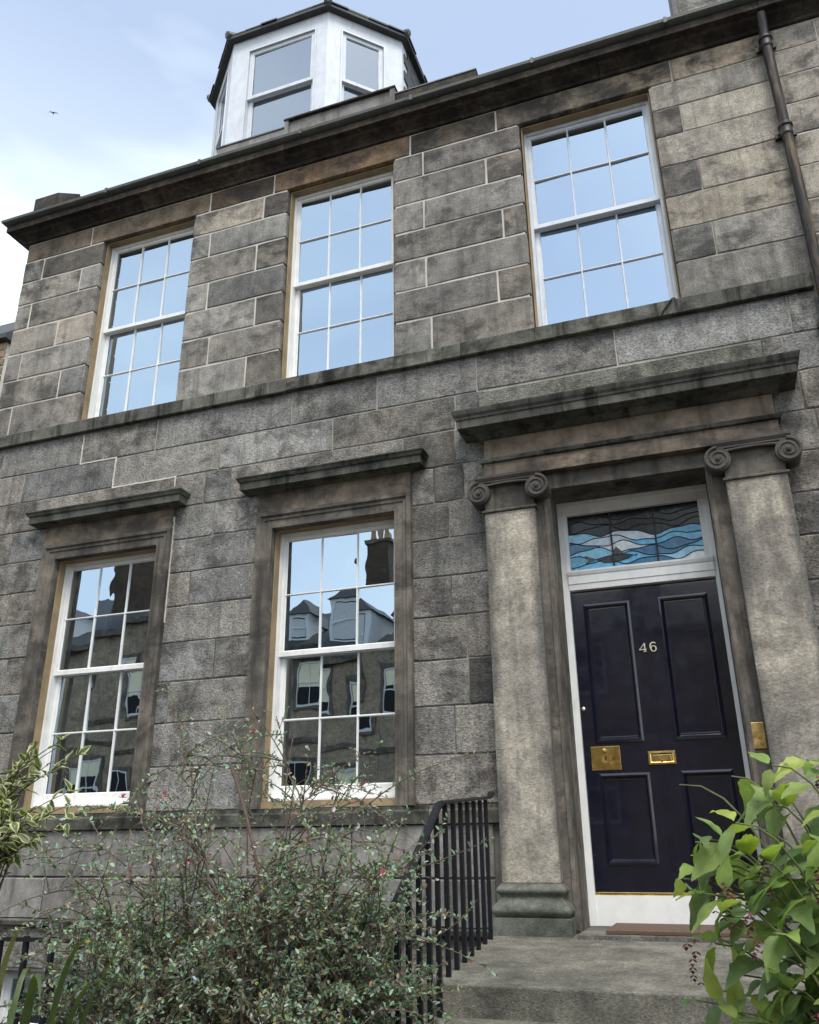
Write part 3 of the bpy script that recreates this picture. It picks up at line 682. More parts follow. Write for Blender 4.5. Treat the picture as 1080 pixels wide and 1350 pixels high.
kb = MB(); kb.tube([(-.778, DY-.005, 2.095), (-.778, DY-.014, 2.095), (-.778, DY-.026, 2.094), (-.778, DY-.030, 2.094)], [.012, .012, .017, .010], 12); kb.obj('latch_knob', 'brass_old', door, smooth=True)
MB().box(-.774, -.766, DY-.0095, DY-.006, 2.028, 2.055).obj('keyhole', 'dark', door)
lb = MB(); lb.ring(-.476, -.286, 1.987, 2.081, [(0, DY-.0062), (.002, DY-.011), (.014, DY-.012), (.022, DY-.008)], cap=True); lbo = lb.obj('letterbox', 'brass', door)
MB().box(-.445, -.318, DY-.014, DY-.0085, 2.012, 2.054).obj('letterbox_flap', 'brass', door, bevel=.003)
MB().box(-.445, -.318, DY-.0145, DY-.009, 2.0555, 2.0585).obj('letterbox_hinge', 'dark', door)
k = MB(); k.tube([(-.897, DY, 2.398), (-.897, DY-.012, 2.398), (-.897, DY-.018, 2.398), (-.897, DY-.030, 2.398), (-.897, DY-.034, 2.398)], [.007, .007, .013, .013, .006], 12); k.obj('bell_pull', 'numeral', door, smooth=True)
for z in (1.640, 1.40):
    k = MB(); k.tube([(-.908, DY, z), (-.908, DY-.006, z)], .007, 10); k.obj('old_keyhole', 'dark', door)
# numerals 46
def ribbon(pts, wid, y0, y1, name):
    L_, R2_ = [], []
    for i, (x, z) in enumerate(pts):
        a = Vector(pts[max(i-1, 0)]); b = Vector(pts[min(i+1, len(pts)-1)]); t = (b-a).normalized(); n_ = Vector((-t.y, t.x))
        w = wid[i] if isinstance(wid, list) else wid
        L_.append((x+n_.x*w/2, z+n_.y*w/2)); R2_.append((x-n_.x*w/2, z-n_.y*w/2))
    V = []; F = []; n = len(pts)
    for y in (y0, y1):
        V += [(x, y, z) for x, z in L_]+[(x, y, z) for x, z in R2_]
    for i in range(n-1):
        F += [(i, i+1, n+i+1, n+i), (2*n+i, 3*n+i, 3*n+i+1, 2*n+i+1), (i, 2*n+i, 2*n+i+1, i+1), (n+i, n+i+1, 3*n+i+1, 3*n+i)]
    F += [(0, n, 3*n, 2*n), (n-1, 3*n-1, 4*n-1, 2*n-1)]
    return V, F
n4 = MB(); zb = 2.787; h = .066; x = -.4385
for i, (pts, w) in enumerate([([(x+.026, zb), (x+.026, zb+h)], .009), ([(x+.027, zb+h-.001), (x-.012, zb+.0195)], .0042), ([(x-.015, zb+.018), (x+.038, zb+.018)], .0062), ([(x+.014, zb+.002), (x+.038, zb+.002)], .004)]):
    V, F = ribbon(pts, w, DY-.012+.0003*i, DY-.0062, 'n'); n4.add(V, F)
n4.obj('numeral', 'numeral', door)
n6 = MB(); x = -.352; pts = []; wd = []
for i in range(15):
    t = i/14; th = R_(60)+R_(175)*t; pts.append((x+.004+.026*math.cos(th), zb+.037+.029*math.sin(th))); wd.append(.004+.006*math.sin(math.pi*min(1, t*.9+.1)))
V, F = ribbon(pts, wd, DY-.012, DY-.0062, 'n'); n6.add(V, F)
pts = [(x+.001+.0185*math.cos(2*math.pi*i/24), zb+.0205+.0205*math.sin(2*math.pi*i/24)) for i in range(25)]
V, F = ribbon(pts, [.0045+.0045*abs(math.cos(2*math.pi*i/24)) for i in range(25)], DY-.0124, DY-.0064, 'n'); n6.add(V, F)
V, F = ribbon([(x+.013, zb+.060), (x+.019, zb+.060)], .008, DY-.0122, DY-.0066, 'n'); n6.add(V, F)
n6.obj('numeral', 'numeral', door)

# white door frame, transom, threshold board, fanlight
fr = MB(); FY = .322
fr.box(-.9745, -.926, FY, .40, .958, 3.998); fr.box(.151, .1795, FY, .40, .958, 3.998); fr.box(-.926, .151, FY+.001, .40, 3.925, 3.999)
fr.box(-.926, -.9035, FY+.012, .40, 3.46, 3.925); fr.box(.100, .151, FY+.012, .40, 3.46, 3.925)
frame = fr.obj('door_frame', 'white', house)
MB().box(-.9735, .1785, .302, .40, 3.9995, 4.0295).obj('frame_head', 'white', frame)
tr = MB(); tr.add([], []); tr.moulding(-.9255, .1505, [(.0, 3.300), (.018, 3.302), (.020, 3.345), (.026, 3.350), (.026, 3.412), (.032, 3.418), (.040, 3.440), (.040, 3.452), (.010, 3.464)], FY+.012, .40, 0, 0)
tr.obj('transom', 'white', frame)
MB().box(-.9255, .1505, .330, .40, .958, 1.1455).obj('threshold_board', 'white', frame)
fan = MB(); fan.box(-.903, .0995, .368, .372, 3.4645, 3.9245)
fano = fan.obj('fanlight', 'dark', house)
FX0, FX1, FZ0, FZ1 = -.903, .0995, 3.465, 3.9245
K = 10; dzk = (FZ1-FZ0)/K
def curve(kk, xx):
    b = FZ0+dzk*kk
    if kk == 0 or kk == K: return b
    ph = 1.3*kk*kk % 6.28; wv = 15.0+2.2*math.sin(kk*2.1)
    return b+dzk*.44*math.sin(wv*(xx-FX0)+ph*.35+(math.pi if kk % 2 else 0))+dzk*.16*math.sin(31*xx+kk)+.022*math.sin(5.2*(xx-FX0)+.8)*math.sin(math.pi*kk/K)
blues = [(.14, .48, .72), (.28, .62, .84), (.18, .52, .78), (.38, .66, .86), (.42, .52, .82), (.24, .56, .80), (.80, .84, .86), (.08, .22, .36), (.14, .40, .58), (.12, .15, .16), (.60, .70, .80)] or [(.10, .26, .52), (.16, .36, .66), (.22, .30, .58), (.34, .40, .70), (.07, .20, .40), (.42, .48, .56), (.13, .31, .55), (.62, .66, .72), (.05, .11, .16), (.20, .40, .60), (.10, .13, .15)]
for kk in range(K):
    N = 160; gp = [curve(kk+1, FX0+(FX1-FX0)*i/N)-curve(kk, FX0+(FX1-FX0)*i/N) for i in range(N+1)]
    cuts = [0]+[i for i in range(4, N-3) if gp[i] == min(gp[i-4:i+5]) and gp[i] < dzk*.75]+[N]
    for ia, ib in zip(cuts[:-1], cuts[1:]):
        if ib-ia < 3: continue
        n = 10; lo_ = []; hi_ = []
        for i in range(n+1):
            xx = FX0+(FX1-FX0)*(ia+(ib-ia)*i/n)/N; zl, zh = curve(kk, xx), curve(kk+1, xx)
            lo_.append((xx, min(zl, zh))); hi_.append((xx, max(zl, zh)+.0005))
        o = MB().extrude(lo_+hi_[::-1], .363, .3675).obj('glass_piece', 'stained', fano, normals=True)
        rel = (kk+.5)/K
        if rel > .74: c = rnd.choice([(.006, .007, .010), (.010, .012, .016), (.004, .004, .006)])
        elif rel > .62: c = rnd.choice(blues[:4]+[(.012, .014, .02), (.02, .03, .04), (.012, .014, .02)])
        else: c = rnd.choice(blues)
        o.color = (*c, 1)
for kk in range(1, K):
    MB().tube([(FX0+(FX1-FX0)*i/60, .361, curve(kk, FX0+(FX1-FX0)*i/60)) for i in range(61)], .0036, 5).obj('lead_came', 'lead_came', fano)
for x in (-.571, -.238):
    MB().box(x-.006, x+.006, .350, .3605, FZ0, FZ1).obj('saddle_bar', 'lead_came', fano)
# the grey fish in the glass
fish = [(-.70, 3.545), (-.62, 3.560), (-.52, 3.566), (-.46, 3.560), (-.42, 3.548), (-.46, 3.528), (-.55, 3.508), (-.64, 3.512)]
o = MB().extrude(fish, .3585, .3625).obj('fish_body', 'stained', fano); o.color = (.055, .06, .065, 1)
for q in ([(-.70, 3.545), (-.79, 3.585), (-.765, 3.545), (-.79, 3.515)], [(-.585, 3.566), (-.545, 3.635), (-.485, 3.566)], [(-.42, 3.548), (-.385, 3.556), (-.395, 3.538)]):
    o = MB().extrude(q, .3580, .3622).obj('fish_fin', 'stained', fano); o.color = (.085, .09, .095, 1)
MB().tube([(x, .3575, z) for x, z in fish+fish[:1]], .003, 5).obj('lead_came', 'lead_came', fano)
# brass entry plate on the jamb, vent in the soffit
bp_ = MB().box(.206, .300, -.0365, -.0302, 2.030, 2.198).obj('bell_plate', 'brass_old', doorway, bevel=.004)
kb = MB(); kb.tube([(.262, -.037, 2.105), (.262, -.046, 2.105)], [.011, .009], 12); kb.tube([(.270, -.037, 2.065), (.270, -.045, 2.065)], [.012, .010], 12); kb.obj('bell_push', 'brass', doorway)
ov = MB(); n = 20
ov.add([(-.424+.055*math.cos(2*math.pi*i/n), .06+.04*math.sin(2*math.pi*i/n), 4.0298) for i in range(n)]+[(-.424+.045*math.cos(2*math.pi*i/n), .06+.03*math.sin(2*math.pi*i/n), 4.018) for i in range(n)]+[(-.424, .06, 4.024)],
       [(i, (i+1) % n, n+(i+1) % n, n+i) for i in range(n)]+[(n+i, n+(i+1) % n, 2*n) for i in range(n)])
ov.obj('soffit_light', 'iron', doorway)

# ------------------------------------------------------------------ dormer
dorm_pts = [(-5.380, 1.31), (-4.671, .6), (-3.338, .6), (-2.627, 1.31)]
def faceM(a, b):
    d = Vector((b[0]-a[0], b[1]-a[1])); return Matrix.Translation((a[0], a[1], 0)) @ Matrix.Rotation(math.atan2(d.y, d.x), 4, 'Z'), d.length
body = MB(); DZ0, DZ1 = 8.75, 11.085
opens = [(.25, .80), (.25, 1.166), (.196, .745)]
for (a, b), (o0, o1) in zip(zip(dorm_pts[:-1], dorm_pts[1:]), opens):
    M, L = faceM(a, b); t = MB(M)
    holed(t, 0, L, DZ0, DZ1, .0, .09, [(o0, o1, 9.10, 10.845)]); body.add(t.v, t.f)
body.add([(-2.627, 1.31, DZ0), (-2.627, 3.6, DZ0), (-2.627, 3.6, DZ1), (-2.627, 1.31, DZ1), (-2.70, 1.31, DZ0), (-2.70, 3.6, DZ0), (-2.70, 3.6, DZ1), (-2.70, 1.31, DZ1)], [(0, 1, 2, 3), (4, 7, 6, 5), (3, 2, 6, 7), (1, 5, 6, 2)])
body.add([(-5.38, 1.31, DZ0), (-5.38, 3.6, DZ0), (-5.38, 3.6, DZ1), (-5.38, 1.31, DZ1), (-5.31, 1.31, DZ0), (-5.31, 3.6, DZ0), (-5.31, 3.6, DZ1), (-5.31, 1.31, DZ1)], [(0, 1, 2, 3), (4, 7, 6, 5), (3, 2, 6, 7), (1, 5, 6, 2)])
dormer = body.obj('dormer', 'white_worn', house)
body2 = MB().box(-5.3, -2.71, 3.2, 3.3, 8.2, 11.05).obj('dormer_back', 'room', dormer)
for (a, b), (o0, o1) in zip(zip(dorm_pts[:-1], dorm_pts[1:]), opens):
    M, L = faceM(a, b)
    f = MB(M); f.architrave(o0, o1, 9.10, 10.845, [(-.0005, -.006), (-.0005, -.014), (.022, -.014), (.024, -.001)]); f.obj('window_trim', 'white_worn', dormer)
    sash(M, o0+.003, o1-.003, 10.045, 10.842, .012, dormer, 1, 1, 'upper_sash', stile=.05, top=.05, bot=.05, mat='white_worn', glass='glass_dormer')
    sash(M, o0+.0035, o1-.0035, 9.105, 10.09, .054, dormer, 1, 1, 'lower_sash', stile=.05, top=.045, bot=.07, mat='white_worn', glass='glass_dormer')
# dormer roof
ov_ = .085
eave = [(-5.38-ov_, 3.6), (-5.38-ov_, 1.31-ov_*.41), (-4.671-ov_*.41, .6-ov_), (-3.338+ov_*.41, .6-ov_), (-2.627+ov_, 1.31-ov_*.41), (-2.627+ov_, 3.6)]
apex = [(-4.0, 1.75, 11.95), (-4.0, 3.6, 11.95)]
V = [(x, y, 11.086) for x, y in eave]+[(x, y, 11.125) for x, y in eave]+apex
F = [(0, 1, 2, 3, 4, 5)]+[(i, i+1, 7+i, 6+i) for i in range(5)]+[(6, 7, 12, 13), (7, 8, 12), (8, 9, 12), (9, 10, 12), (10, 11, 13, 12), (0, 6, 13, 11, 5)]
MB().add(V, F).obj('dormer_roof', 'slate', dormer)
for a, b, n in ((eave[1], eave[2], 4), (eave[2], eave[3], 6), (eave[3], eave[4], 4), (eave[4], eave[5], 7)):
    A = Vector((a[0], a[1], 11.128)); B = Vector((b[0], b[1], 11.128)); d = (B-A).normalized(); nn = Vector((d.y, -d.x, 0)); mid = (A+B)/2
    inn = Vector((-4.0, 1.9, 11.95))-mid; inn -= d*inn.dot(d); inn.normalize()
    for i in range(n):
        t0, t1 = i/n+.004, (i+1)/n-.004
        lift = Vector((0, 0, rnd.uniform(0, .012))); o1_ = rnd.uniform(.0, .02)
        p0, p1 = A.lerp(B, t0)+nn*o1_+lift, A.lerp(B, t1)+nn*o1_+lift
        u_ = Vector((0, 0, rnd.uniform(.018, .03)))
        sl = MB(); q = [p0, p1, p1+inn*.28, p0+inn*.28]
        sl.add(q+[p+u_ for p in q], [(0, 3, 2, 1), (4, 5, 6, 7), (0, 1, 5, 4), (1, 2, 6, 5), (2, 3, 7, 6), (3, 0, 4, 7)]); sl.obj('slate', 'slate', dormer)
for i in (1, 2, 3, 4):
    p0 = Vector((eave[i][0], eave[i][1], 11.15)); p1 = Vector(apex[0])+Vector((0, 0, .03)); out_ = (p0-p1).normalized()
    pts = [p0+out_*.04+Vector((0, 0, .012)), p0+out_*.02+Vector((0, 0, .01)), p0.lerp(p1, .2), p0.lerp(p1, .6), p1]
    MB().tube(pts, [.030, .055, .045, .045, .045], 8).obj('hip_ridge', 'lead', dormer, smooth=True)
for r_ in range(16):     # hung slates on the cheek
    z = 8.80+r_*.142
    for i in range(9):
        y = 1.36+i*.25+(.12 if r_ % 2 else 0)
        MB().box(-2.626, -2.611+.004*(i % 2), y+.004, min(y+.246, 3.58), z, z+.15+rnd.uniform(-.01, 0)).obj('cheek_slate', 'slate', dormer)
# chimney block on the party wall
ch = MB().box(.60, 2.1, .5, 1.4, 8.25, 11.6).obj('chimney', 'stone_far', house); ch.color = (1.3, 1.3, 1.3, 1)
for r_ in range(9):
    for i in range(3):
        a = .602+i*.5; stone_block(a-(.2 if r_ % 2 and i else 0), min(2.1, a+.5-(.2 if r_ % 2 else 0)), 8.3+r_*.35, 8.65+r_*.35, 'stone_lower', ch, (1.25, 1.25, 1.25), .01, -.495, .54)
MB().box(.553, .597, .46, .60, 8.25, 11.6).obj('chimney_flashing', 'iron', ch)
# cable from the upper window over the string course
tag(MB().tube([(.16, .03, 5.53), (.15, -.02, 5.525), (.13, -.06, 5.50), (.09, -.062, 5.45), (.05, -.060, 5.40), (.03, -.05, 5.362)], .006, 6).obj('cable', 'iron', smooth=True), 'thin black cable hanging over the string course below the upper window above the door', 'cable')

# ------------------------------------------------------------------ downpipe and adjoining house
dp = thing('downpipe', 'rust stained cast iron downpipe between the two houses', 'downpipe', (1.19, -.075, .3))
loc = (1.19, -.075, .3)
shift(MB().tube([(1.19, -.075, .3), (1.19, -.075, 7.9), (1.19, -.10, 8.02), (1.19, -.13, 8.13)], .041, 14).obj('pipe', 'pipe', dp, smooth=True), loc)
for z in (7.78, 6.80, 4.98, 3.2, 1.4):
    shift(MB().tube([(1.19, -.075, z), (1.19, -.075, z+.015), (1.19, -.075, z+.02), (1.19, -.075, z+.085), (1.19, -.075, z+.09), (1.19, -.075, z+.11), (1.19, -.075, z+.115), (1.19, -.075, z+.13)], [.045, .050, .048, .048, .058, .058, .050, .044], 14).obj('collar', 'pipe', dp, smooth=True), loc)
    shift(MB().box(1.11, 1.27, -.04, -.012, z+.03, z+.075).obj('bracket', 'pipe', dp), loc)
house2 = thing('terraced_house', 'pale sandstone house adjoining beyond the downpipe', 'house', (1.2, 0, 0))
l2 = (1.2, 0, 0)
w2_ = shift(MB().box(1.205, 7.5, .0045, .42, -.2, 8.16).obj('wall', 'mortar_pale', house2), l2)
z = 8.045; k = 0
while z > .3:
    h = [.255, .29, .31, .33, .33, .336, .33, .36][k % 8]; xs = [1.48+(.5 if k % 2 else .12), 2.6+(.3 if k % 2 else 0), 3.6]
    a = 1.195
    for b in xs:
        v = rnd.uniform(1.25, 1.6); stone_block(a, b, z-h, z, 'stone_upper', w2_, (v*1.03, v, v*.95), .008, .003); a = b
    z -= h; k += 1
for c in w2_.children: pass
shift(MB().moulding(1.178, 7.5, prof, 0, .3, 0, 0).obj('cornice', 'stone_soot', house2), l2)
shift(MB().moulding(1.178, 7.5, [(.165, 8.2325), (.205, 8.238), (.232, 8.262), (.236, 8.292), (.226, 8.296), (.15, 8.296)], 0, .25, 0, 0).obj('gutter', 'gutter', house2), l2)
shift(MB().add([(1.205, .12, 8.22), (7.5, .12, 8.22), (7.5, 3.9, 10.9), (1.205, 3.9, 10.9), (1.205, 7.6, 8.22), (7.5, 7.6, 8.22)], [(0, 1, 2, 3), (3, 2, 5, 4), (0, 3, 4), (1, 5, 2), (0, 4, 5, 1)]).obj('roof', 'slate', house2), l2)

# ------------------------------------------------------------------ landing, steps, mat
steps = thing('front_steps', 'worn stone landing and steps leading up to the navy door', 'steps', (XC, -1.6, 0))
ls = (XC, -1.6, 0)
def lz(y): return .935+.05*(y+.1)
def slab(mb, x0, x1, y0, y1, th):
    mb.add([(x0, y0, lz(y0)-th), (x1, y0, lz(y0)-th), (x1, y1, lz(y1)-th), (x0, y1, lz(y1)-th), (x0, y0, lz(y0)), (x1, y0, lz(y0)), (x1, y1, lz(y1)), (x0, y1, lz(y1))],
           [(0, 3, 2, 1), (4, 5, 6, 7), (0, 1, 5, 4), (1, 2, 6, 5), (2, 3, 7, 6), (3, 0, 4, 7)])
for x0, x1, y0, y1 in ((-1.53, 1.05, -1.63, -.012),):
    s = MB(); slab(s, x0, x1, y0, y1, .20); o = shift(s.obj('landing_slab', 'stone_step', steps, bevel=.008), ls); v = rnd.uniform(.9, 1.15); o.color = (v, v, v*.97, 1)
shift(MB().box(-.972, .178, -.235, .33, .80, .956).obj('door_sill_stone', 'stone_step', steps, bevel=.006), ls)
for i in range(5):
    zt = .722-i*.145; y1 = -1.60-.30*i
    o = shift(MB().box(-1.50-.02*(i % 2), 1.02, y1-.33, y1, zt-.145 if i else zt-.14, zt).obj('step', 'stone_step', steps, bevel=.01), ls); v = rnd.uniform(.85, 1.1); o.color = (v, v, v*.95, 1)
shift(MB().box(-1.46, .98, -1.58, -.02, -.2, .70).obj('landing_core', 'stone_rubble', steps), ls)
mt2 = MB().box(-.80, .06, -.20, .315, .9575, .980)
tag(mt2.obj('doormat', 'mat', bevel=.004), 'brown coir doormat lying on the sill stone in front of the door', 'doormat')

# ------------------------------------------------------------------ railings
rl = (-1.5, -.3, .9)
rail = thing('railing', 'black iron railing with handrail along the edge of the door landing', 'railing', rl)
bars = [(-1.500, -.322), (-1.491, -.498), (-1.478, -.695), (-1.463, -.896), (-1.449, -1.088), (-1.434, -1.286), (-1.423, -1.469)]
def rail_z(y): return 1.755 - (.06)*(max(0, -.3-y)) if y > -1.58 else 1.678-(-1.58-y)*.62
for x, y in bars:
    shift(MB().box(x-.0115, x+.0115, y-.0115, y+.0115, lz(y)-.03, rail_z(y)).obj('bar', 'iron', rail), rl)
for i in range(5):
    y = -1.655-.155*i; x = -1.412+.004*i; n_ = int(max(0, (-1.60-y))/.30); zt = .722-.145*n_
    shift(MB().box(x-.0115, x+.0115, y-.0115, y+.0115, zt-.03, rail_z(y)).obj('bar', 'iron', rail), rl)
hp = [(-1.507, -.13, 1.80), (-1.506, -.17, 1.775), (-1.504, -.23, 1.764), (-1.50, -.32, 1.757), (-1.463, -.896, 1.722), (-1.418, -1.56, 1.681), (-1.414, -1.63, 1.655), (-1.395, -2.33, 1.22)]
hr = MB()
for a, b in zip(hp[:-1], hp[1:]):
    a, b = Vector(a), Vector(b); d = (b-a).normalized(); s_ = d.cross(Vector((0, 0, 1))).normalized(); u_ = s_.cross(d)
    q = [(-.022, 0), (.022, 0), (.022, .010), (.012, .018), (-.012, .018), (-.022, .010)]
    hr.add([a+s_*i+u_*j for i, j in q]+[b+d*.004+s_*i+u_*j for i, j in q], [(k, (k+1) % 6, 6+(k+1) % 6, 6+k) for k in range(6)]+[(5, 4, 3, 2, 1, 0), (6, 7, 8, 9, 10, 11)])
shift(hr.obj('handrail', 'iron', rail), rl)
fl_ = (-4.3, -1.42, 0)
frail = thing('railing', 'black iron railing guarding the sunken area below the ground floor windows', 'railing', fl_)
x = -7.9
while x < -1.75:
    sp = MB().box(x-.014, x+.014, -1.434, -1.406, .10, .985)
    shift(sp.obj('bar', 'iron', frail), fl_); x += .198
shift(MB().box(-8.0, -1.7, -1.442, -1.398, .955, .978).obj('top_rail', 'iron', frail), fl_)
shift(MB().box(-2.16, -2.10, -1.45, -1.39, .10, 1.22).obj('post', 'iron', frail, bevel=.006), fl_)
shift(MB().tube([(-2.13, -1.42, 1.22), (-2.13, -1.42, 1.235), (-2.13, -1.42, 1.26), (-2.13, -1.42, 1.29), (-2.13, -1.42, 1.30)], [.022, .020, .036, .024, .006], 10).obj('finial', 'iron', frail, smooth=True), fl_)
cp = thing('area_wall', 'low stone kerb wall carrying the area railing', 'wall', (-4.6, -1.42, 0))
shift(MB().box(-8.2, -1.56, -1.56, -1.30, -1.7, .11).obj('kerb_stone', 'stone_step', cp, bevel=.01), (-4.6, -1.42, 0))

# ------------------------------------------------------------------ houses across the street (seen mirrored in the panes)
def far_house(x0, x1, eave_z, ridge_z, wins, dorms, chims, label, y0=-24.0):
    cxx = (x0+x1)/2; t = thing('terraced_house', label, 'house', (cxx, y0, 0), 'houses across the street'); L = (cxx, y0, 0)
    wl = MB(); wl.box(x0, x1-.01, y0-8, y0, -.1, eave_z); o = shift(wl.obj('wall', 'stone_far', t), L); o.color = (2.1, 1.95, 1.7, 1)
    shift(MB().add([(x0, y0+.25, eave_z), (x1-.01, y0+.25, eave_z), (x1-.01, y0-4, ridge_z), (x0, y0-4, ridge_z), (x0, y0-8, eave_z), (x1-.01, y0-8, eave_z)], [(0, 1, 2, 3), (3, 2, 5, 4), (0, 3, 4), (1, 5, 2), (0, 4, 5, 1)]).obj('roof', 'slate', t), L)
    shift(MB().box(x0, x1-.01, y0+.005, y0+.28, eave_z-.25, eave_z+.02).obj('cornice', 'stone_brown', t), L)
    shift(MB().box(x0, x1-.01, y0+.005, y0+.08, 4.95, 5.15).obj('string_course', 'stone_brown', t), L)
    for (xc, zb_, w, h, bl) in wins:
        f = MB(); a, b = xc-w/2, xc+w/2
        f.box(a-.16, a-.001, y0+.004, y0+.07, zb_-.1, zb_+h+.16); f.box(b+.001, b+.16, y0+.004, y0+.07, zb_-.1, zb_+h+.16); f.box(a, b, y0+.004, y0+.08, zb_+h, zb_+h+.16); f.box(a, b, y0+.004, y0+.09, zb_-.1, zb_)
        wo = shift(f.obj('window', 'stone_brown', t), L)
        fr_ = MB(); fr_.box(a, a+.05, y0+.012, y0+.05, zb_, zb_+h); fr_.box(b-.07, b, y0+.012, y0+.05, zb_, zb_+h); fr_.box(a+.07, b-.07, y0+.012, y0+.051, zb_+h-.08, zb_+h); fr_.box(a+.07, b-.07, y0+.012, y0+.051, zb_, zb_+.1); fr_.box(a+.07, b-.07, y0+.012, y0+.055, zb_+h*.5-.03, zb_+h*.5+.03)
        fr_.box(xc-.015, xc+.015, y0+.012, y0+.045, zb_+.1, zb_+h-.08)
        fr_.obj('sash', 'white', wo)
        MB().box(a+.07, b-.07, y0+.003, y0+.010, zb_+.1, zb_+h-.08).obj('pane', 'dark', wo)
        if bl: MB().box(a+.075, b-.075, y0+.0105, y0+.013, zb_+h*(1-bl), zb_+h-.085).obj('blind', 'blind', wo)
    for (xc, w, zb_, zt) in dorms:
        d = MB(); yf = y0-.35; d.box(xc-w/2, xc+w/2, yf-2.6, yf, zb_, zt); do = shift(d.obj('dormer', 'white', t), L)
        MB().add([(xc-w/2-.12, yf+.12, zt), (xc+w/2+.12, yf+.12, zt), (xc+w/2+.12, yf-3, zt), (xc-w/2-.12, yf-3, zt), (xc, yf-.5, zt+.75), (xc, yf-3, zt+.75)], [(0, 1, 4), (1, 2, 5, 4), (3, 0, 4, 5), (0, 3, 2, 1), (2, 3, 5)]).obj('dormer_roof', 'slate', do)
        MB().box(xc-w*.33, xc+w*.33, yf+.002, yf+.01, zb_+.25, zt-.15).obj('pane', 'dark', do)
        MB().box(xc-w*.32, xc+w*.32, yf+.0105, yf+.014, zb_+.3, zt-.2).obj('curtain', 'curtain', do)
        MB().box(xc-w*.33, xc+w*.33, yf+.012, yf+.05, (zb_+zt)/2, (zb_+zt)/2+.07).obj('meeting_rail', 'white', do)
    for (xc, w, yc, zt, pots) in chims:
        c = shift(MB().box(xc-w/2, xc+w/2, yc-1.3, yc, 8, zt).obj('chimney', 'stone_far', t), L); c.color = (.6, .5, .42, 1)
        MB().box(xc-w/2-.08, xc+w/2+.08, yc-1.38, yc+.08, zt, zt+.15).obj('chimney_cap', 'stone_brown', c)
        for i in range(pots):
            px = xc-w/2+.2+i*(w-.4)/max(1, pots-1)
            MB().tube([(px, yc-.4, zt+.14), (px, yc-.4, zt+.2), (px, yc-.4, zt+.75), (px, yc-.4, zt+.8)], [.15, .14, .12, .15], 10).obj('chimney_pot', 'pot', c, smooth=True)
    return t
MAT['pot'] = plain('terracotta_pot', (.45, .27, .13), .8, var=.15)
far_house(-20.6, -11.0, 8.55, 11.2, [(-17.8, 6.35, 1.1, 1.85, .55), (-15.9, 6.35, 1.1, 1.85, .6), (-14.0, 6.35, 1.15, 1.85, .72), (-11.85, 5.7, 1.1, 1.9, .4), (-17.8, 2.0, 1.2, 2.3, .3), (-15.6, 2.0, 1.2, 2.3, 0), (-13.2, 2.0, 1.2, 2.3, .4)],
          [(-14.25, 1.5, 8.75, 10.7), (-16.6, 1.1, 8.75, 10.0), (-11.9, 1.1, 8.75, 10.3)], [(-12.0, 1.1, -25.2, 13.1, 3)], 'brown stone house across the street with a tall dormer and a broad chimney beside it')
far_house(-32.0, -20.61, 10.2, 12.9, [(-30, 6.6, 1.2, 2, .5), (-27, 6.6, 1.2, 2, 0), (-23.8, 6.3, 1.4, 2.1, .6), (-30, 2, 1.2, 2.3, 0), (-27, 2, 1.2, 2.3, .3), (-23.8, 2, 1.2, 2.3, 0)],
          [(-29.0, 1.4, 10.35, 12.0)], [(-23.7, 1.8, -25.0, 14.6, 4)], 'taller stone house across the street with a chimney of four pots')
far_house(-10.99, -1.0, 8.55, 11.2, [(-9.3, 6.35, 1.1, 1.85, .3), (-7.2, 6.35, 1.1, 1.85, .6), (-4.0, 6.35, 1.1, 1.85, 0), (-9.3, 2, 1.2, 2.3, .4), (-7, 2, 1.2, 2.3, 0), (-4, 2, 1.2, 2.3, 0)],
          [(-8.2, 1.5, 8.75, 10.7)], [(-2.0, 1.4, -25.0, 13.0, 4)], 'stone house across the street facing the front door with one dormer')
far_house(-.99, 11.0, 8.55, 11.2, [(1.5, 6.35, 1.1, 1.85, .3), (4.5, 6.35, 1.1, 1.85, .6), (8, 6.35, 1.1, 1.85, 0), (1.5, 2, 1.2, 2.3, .4), (4.5, 2, 1.2, 2.3, 0), (8, 2, 1.2, 2.3, 0)],
          [(3.0, 1.5, 8.75, 10.7)], [], 'stone house across the street without a chimney')
# the gable seen beyond the house corner
gl = (-16, 6, 0)
gb = thing('stone_house', 'brown rubble house with slate eaves beyond the corner of the dark sandstone house', 'house', gl)
gw = shift(MB().box(-26, -13.80, 6.03, 14, -.1, 12.0).obj('wall', 'mortar_pale', gb), gl)
z = 11.98; k = 0
while z > 8.0:
    h = rnd.uniform(.17, .25); x = -13.78
    for i in range(3):
        w = rnd.uniform(.3, .55); c = rnd.uniform(.8, 1.5); o = stone_block(x-w, x, z-h, z, 'stone_far', gw, (c*1.35, c*1.12, c*.95), .03, -6.0, 6.06, ch=.015); x -= w
    z -= h
shift(MB().add([(-26.3, 5.85, 12.0), (-13.66, 5.85, 12.0), (-13.66, 10, 16.0), (-26.3, 10, 16.0), (-26.3, 14.2, 12.0), (-13.66, 14.2, 12.0), (-26.3, 5.85, 12.12), (-13.66, 5.85, 12.12), (-13.66, 10, 16.14), (-26.3, 10, 16.14), (-26.3, 14.2, 12.12), (-13.66, 14.2, 12.12)],
             [(0, 1, 7, 6), (6, 7, 8, 9), (9, 8, 11, 10), (0, 6, 9, 10, 4), (1, 5, 11, 8, 7), (4, 10, 11, 5), (0, 4, 5, 1)]).obj('roof', 'slate', gb), gl)
bd = MB()
bd.tube([(-.45, 0, 0), (-.3, 0, .02), (0, 0, .04), (.3, 0, .02), (.55, 0, -.02)], [.01, .10, .13, .09, .01], 8)
bd.add([(-.1, 0, .06), (.2, 0, .06), (.05, .75, .22), (-.15, .75, .2), (-.25, 1.3, .05), (-.1, 0, .02), (.2, 0, .02)], [(0, 1, 2, 3), (3, 2, 4), (5, 3, 2, 6)])
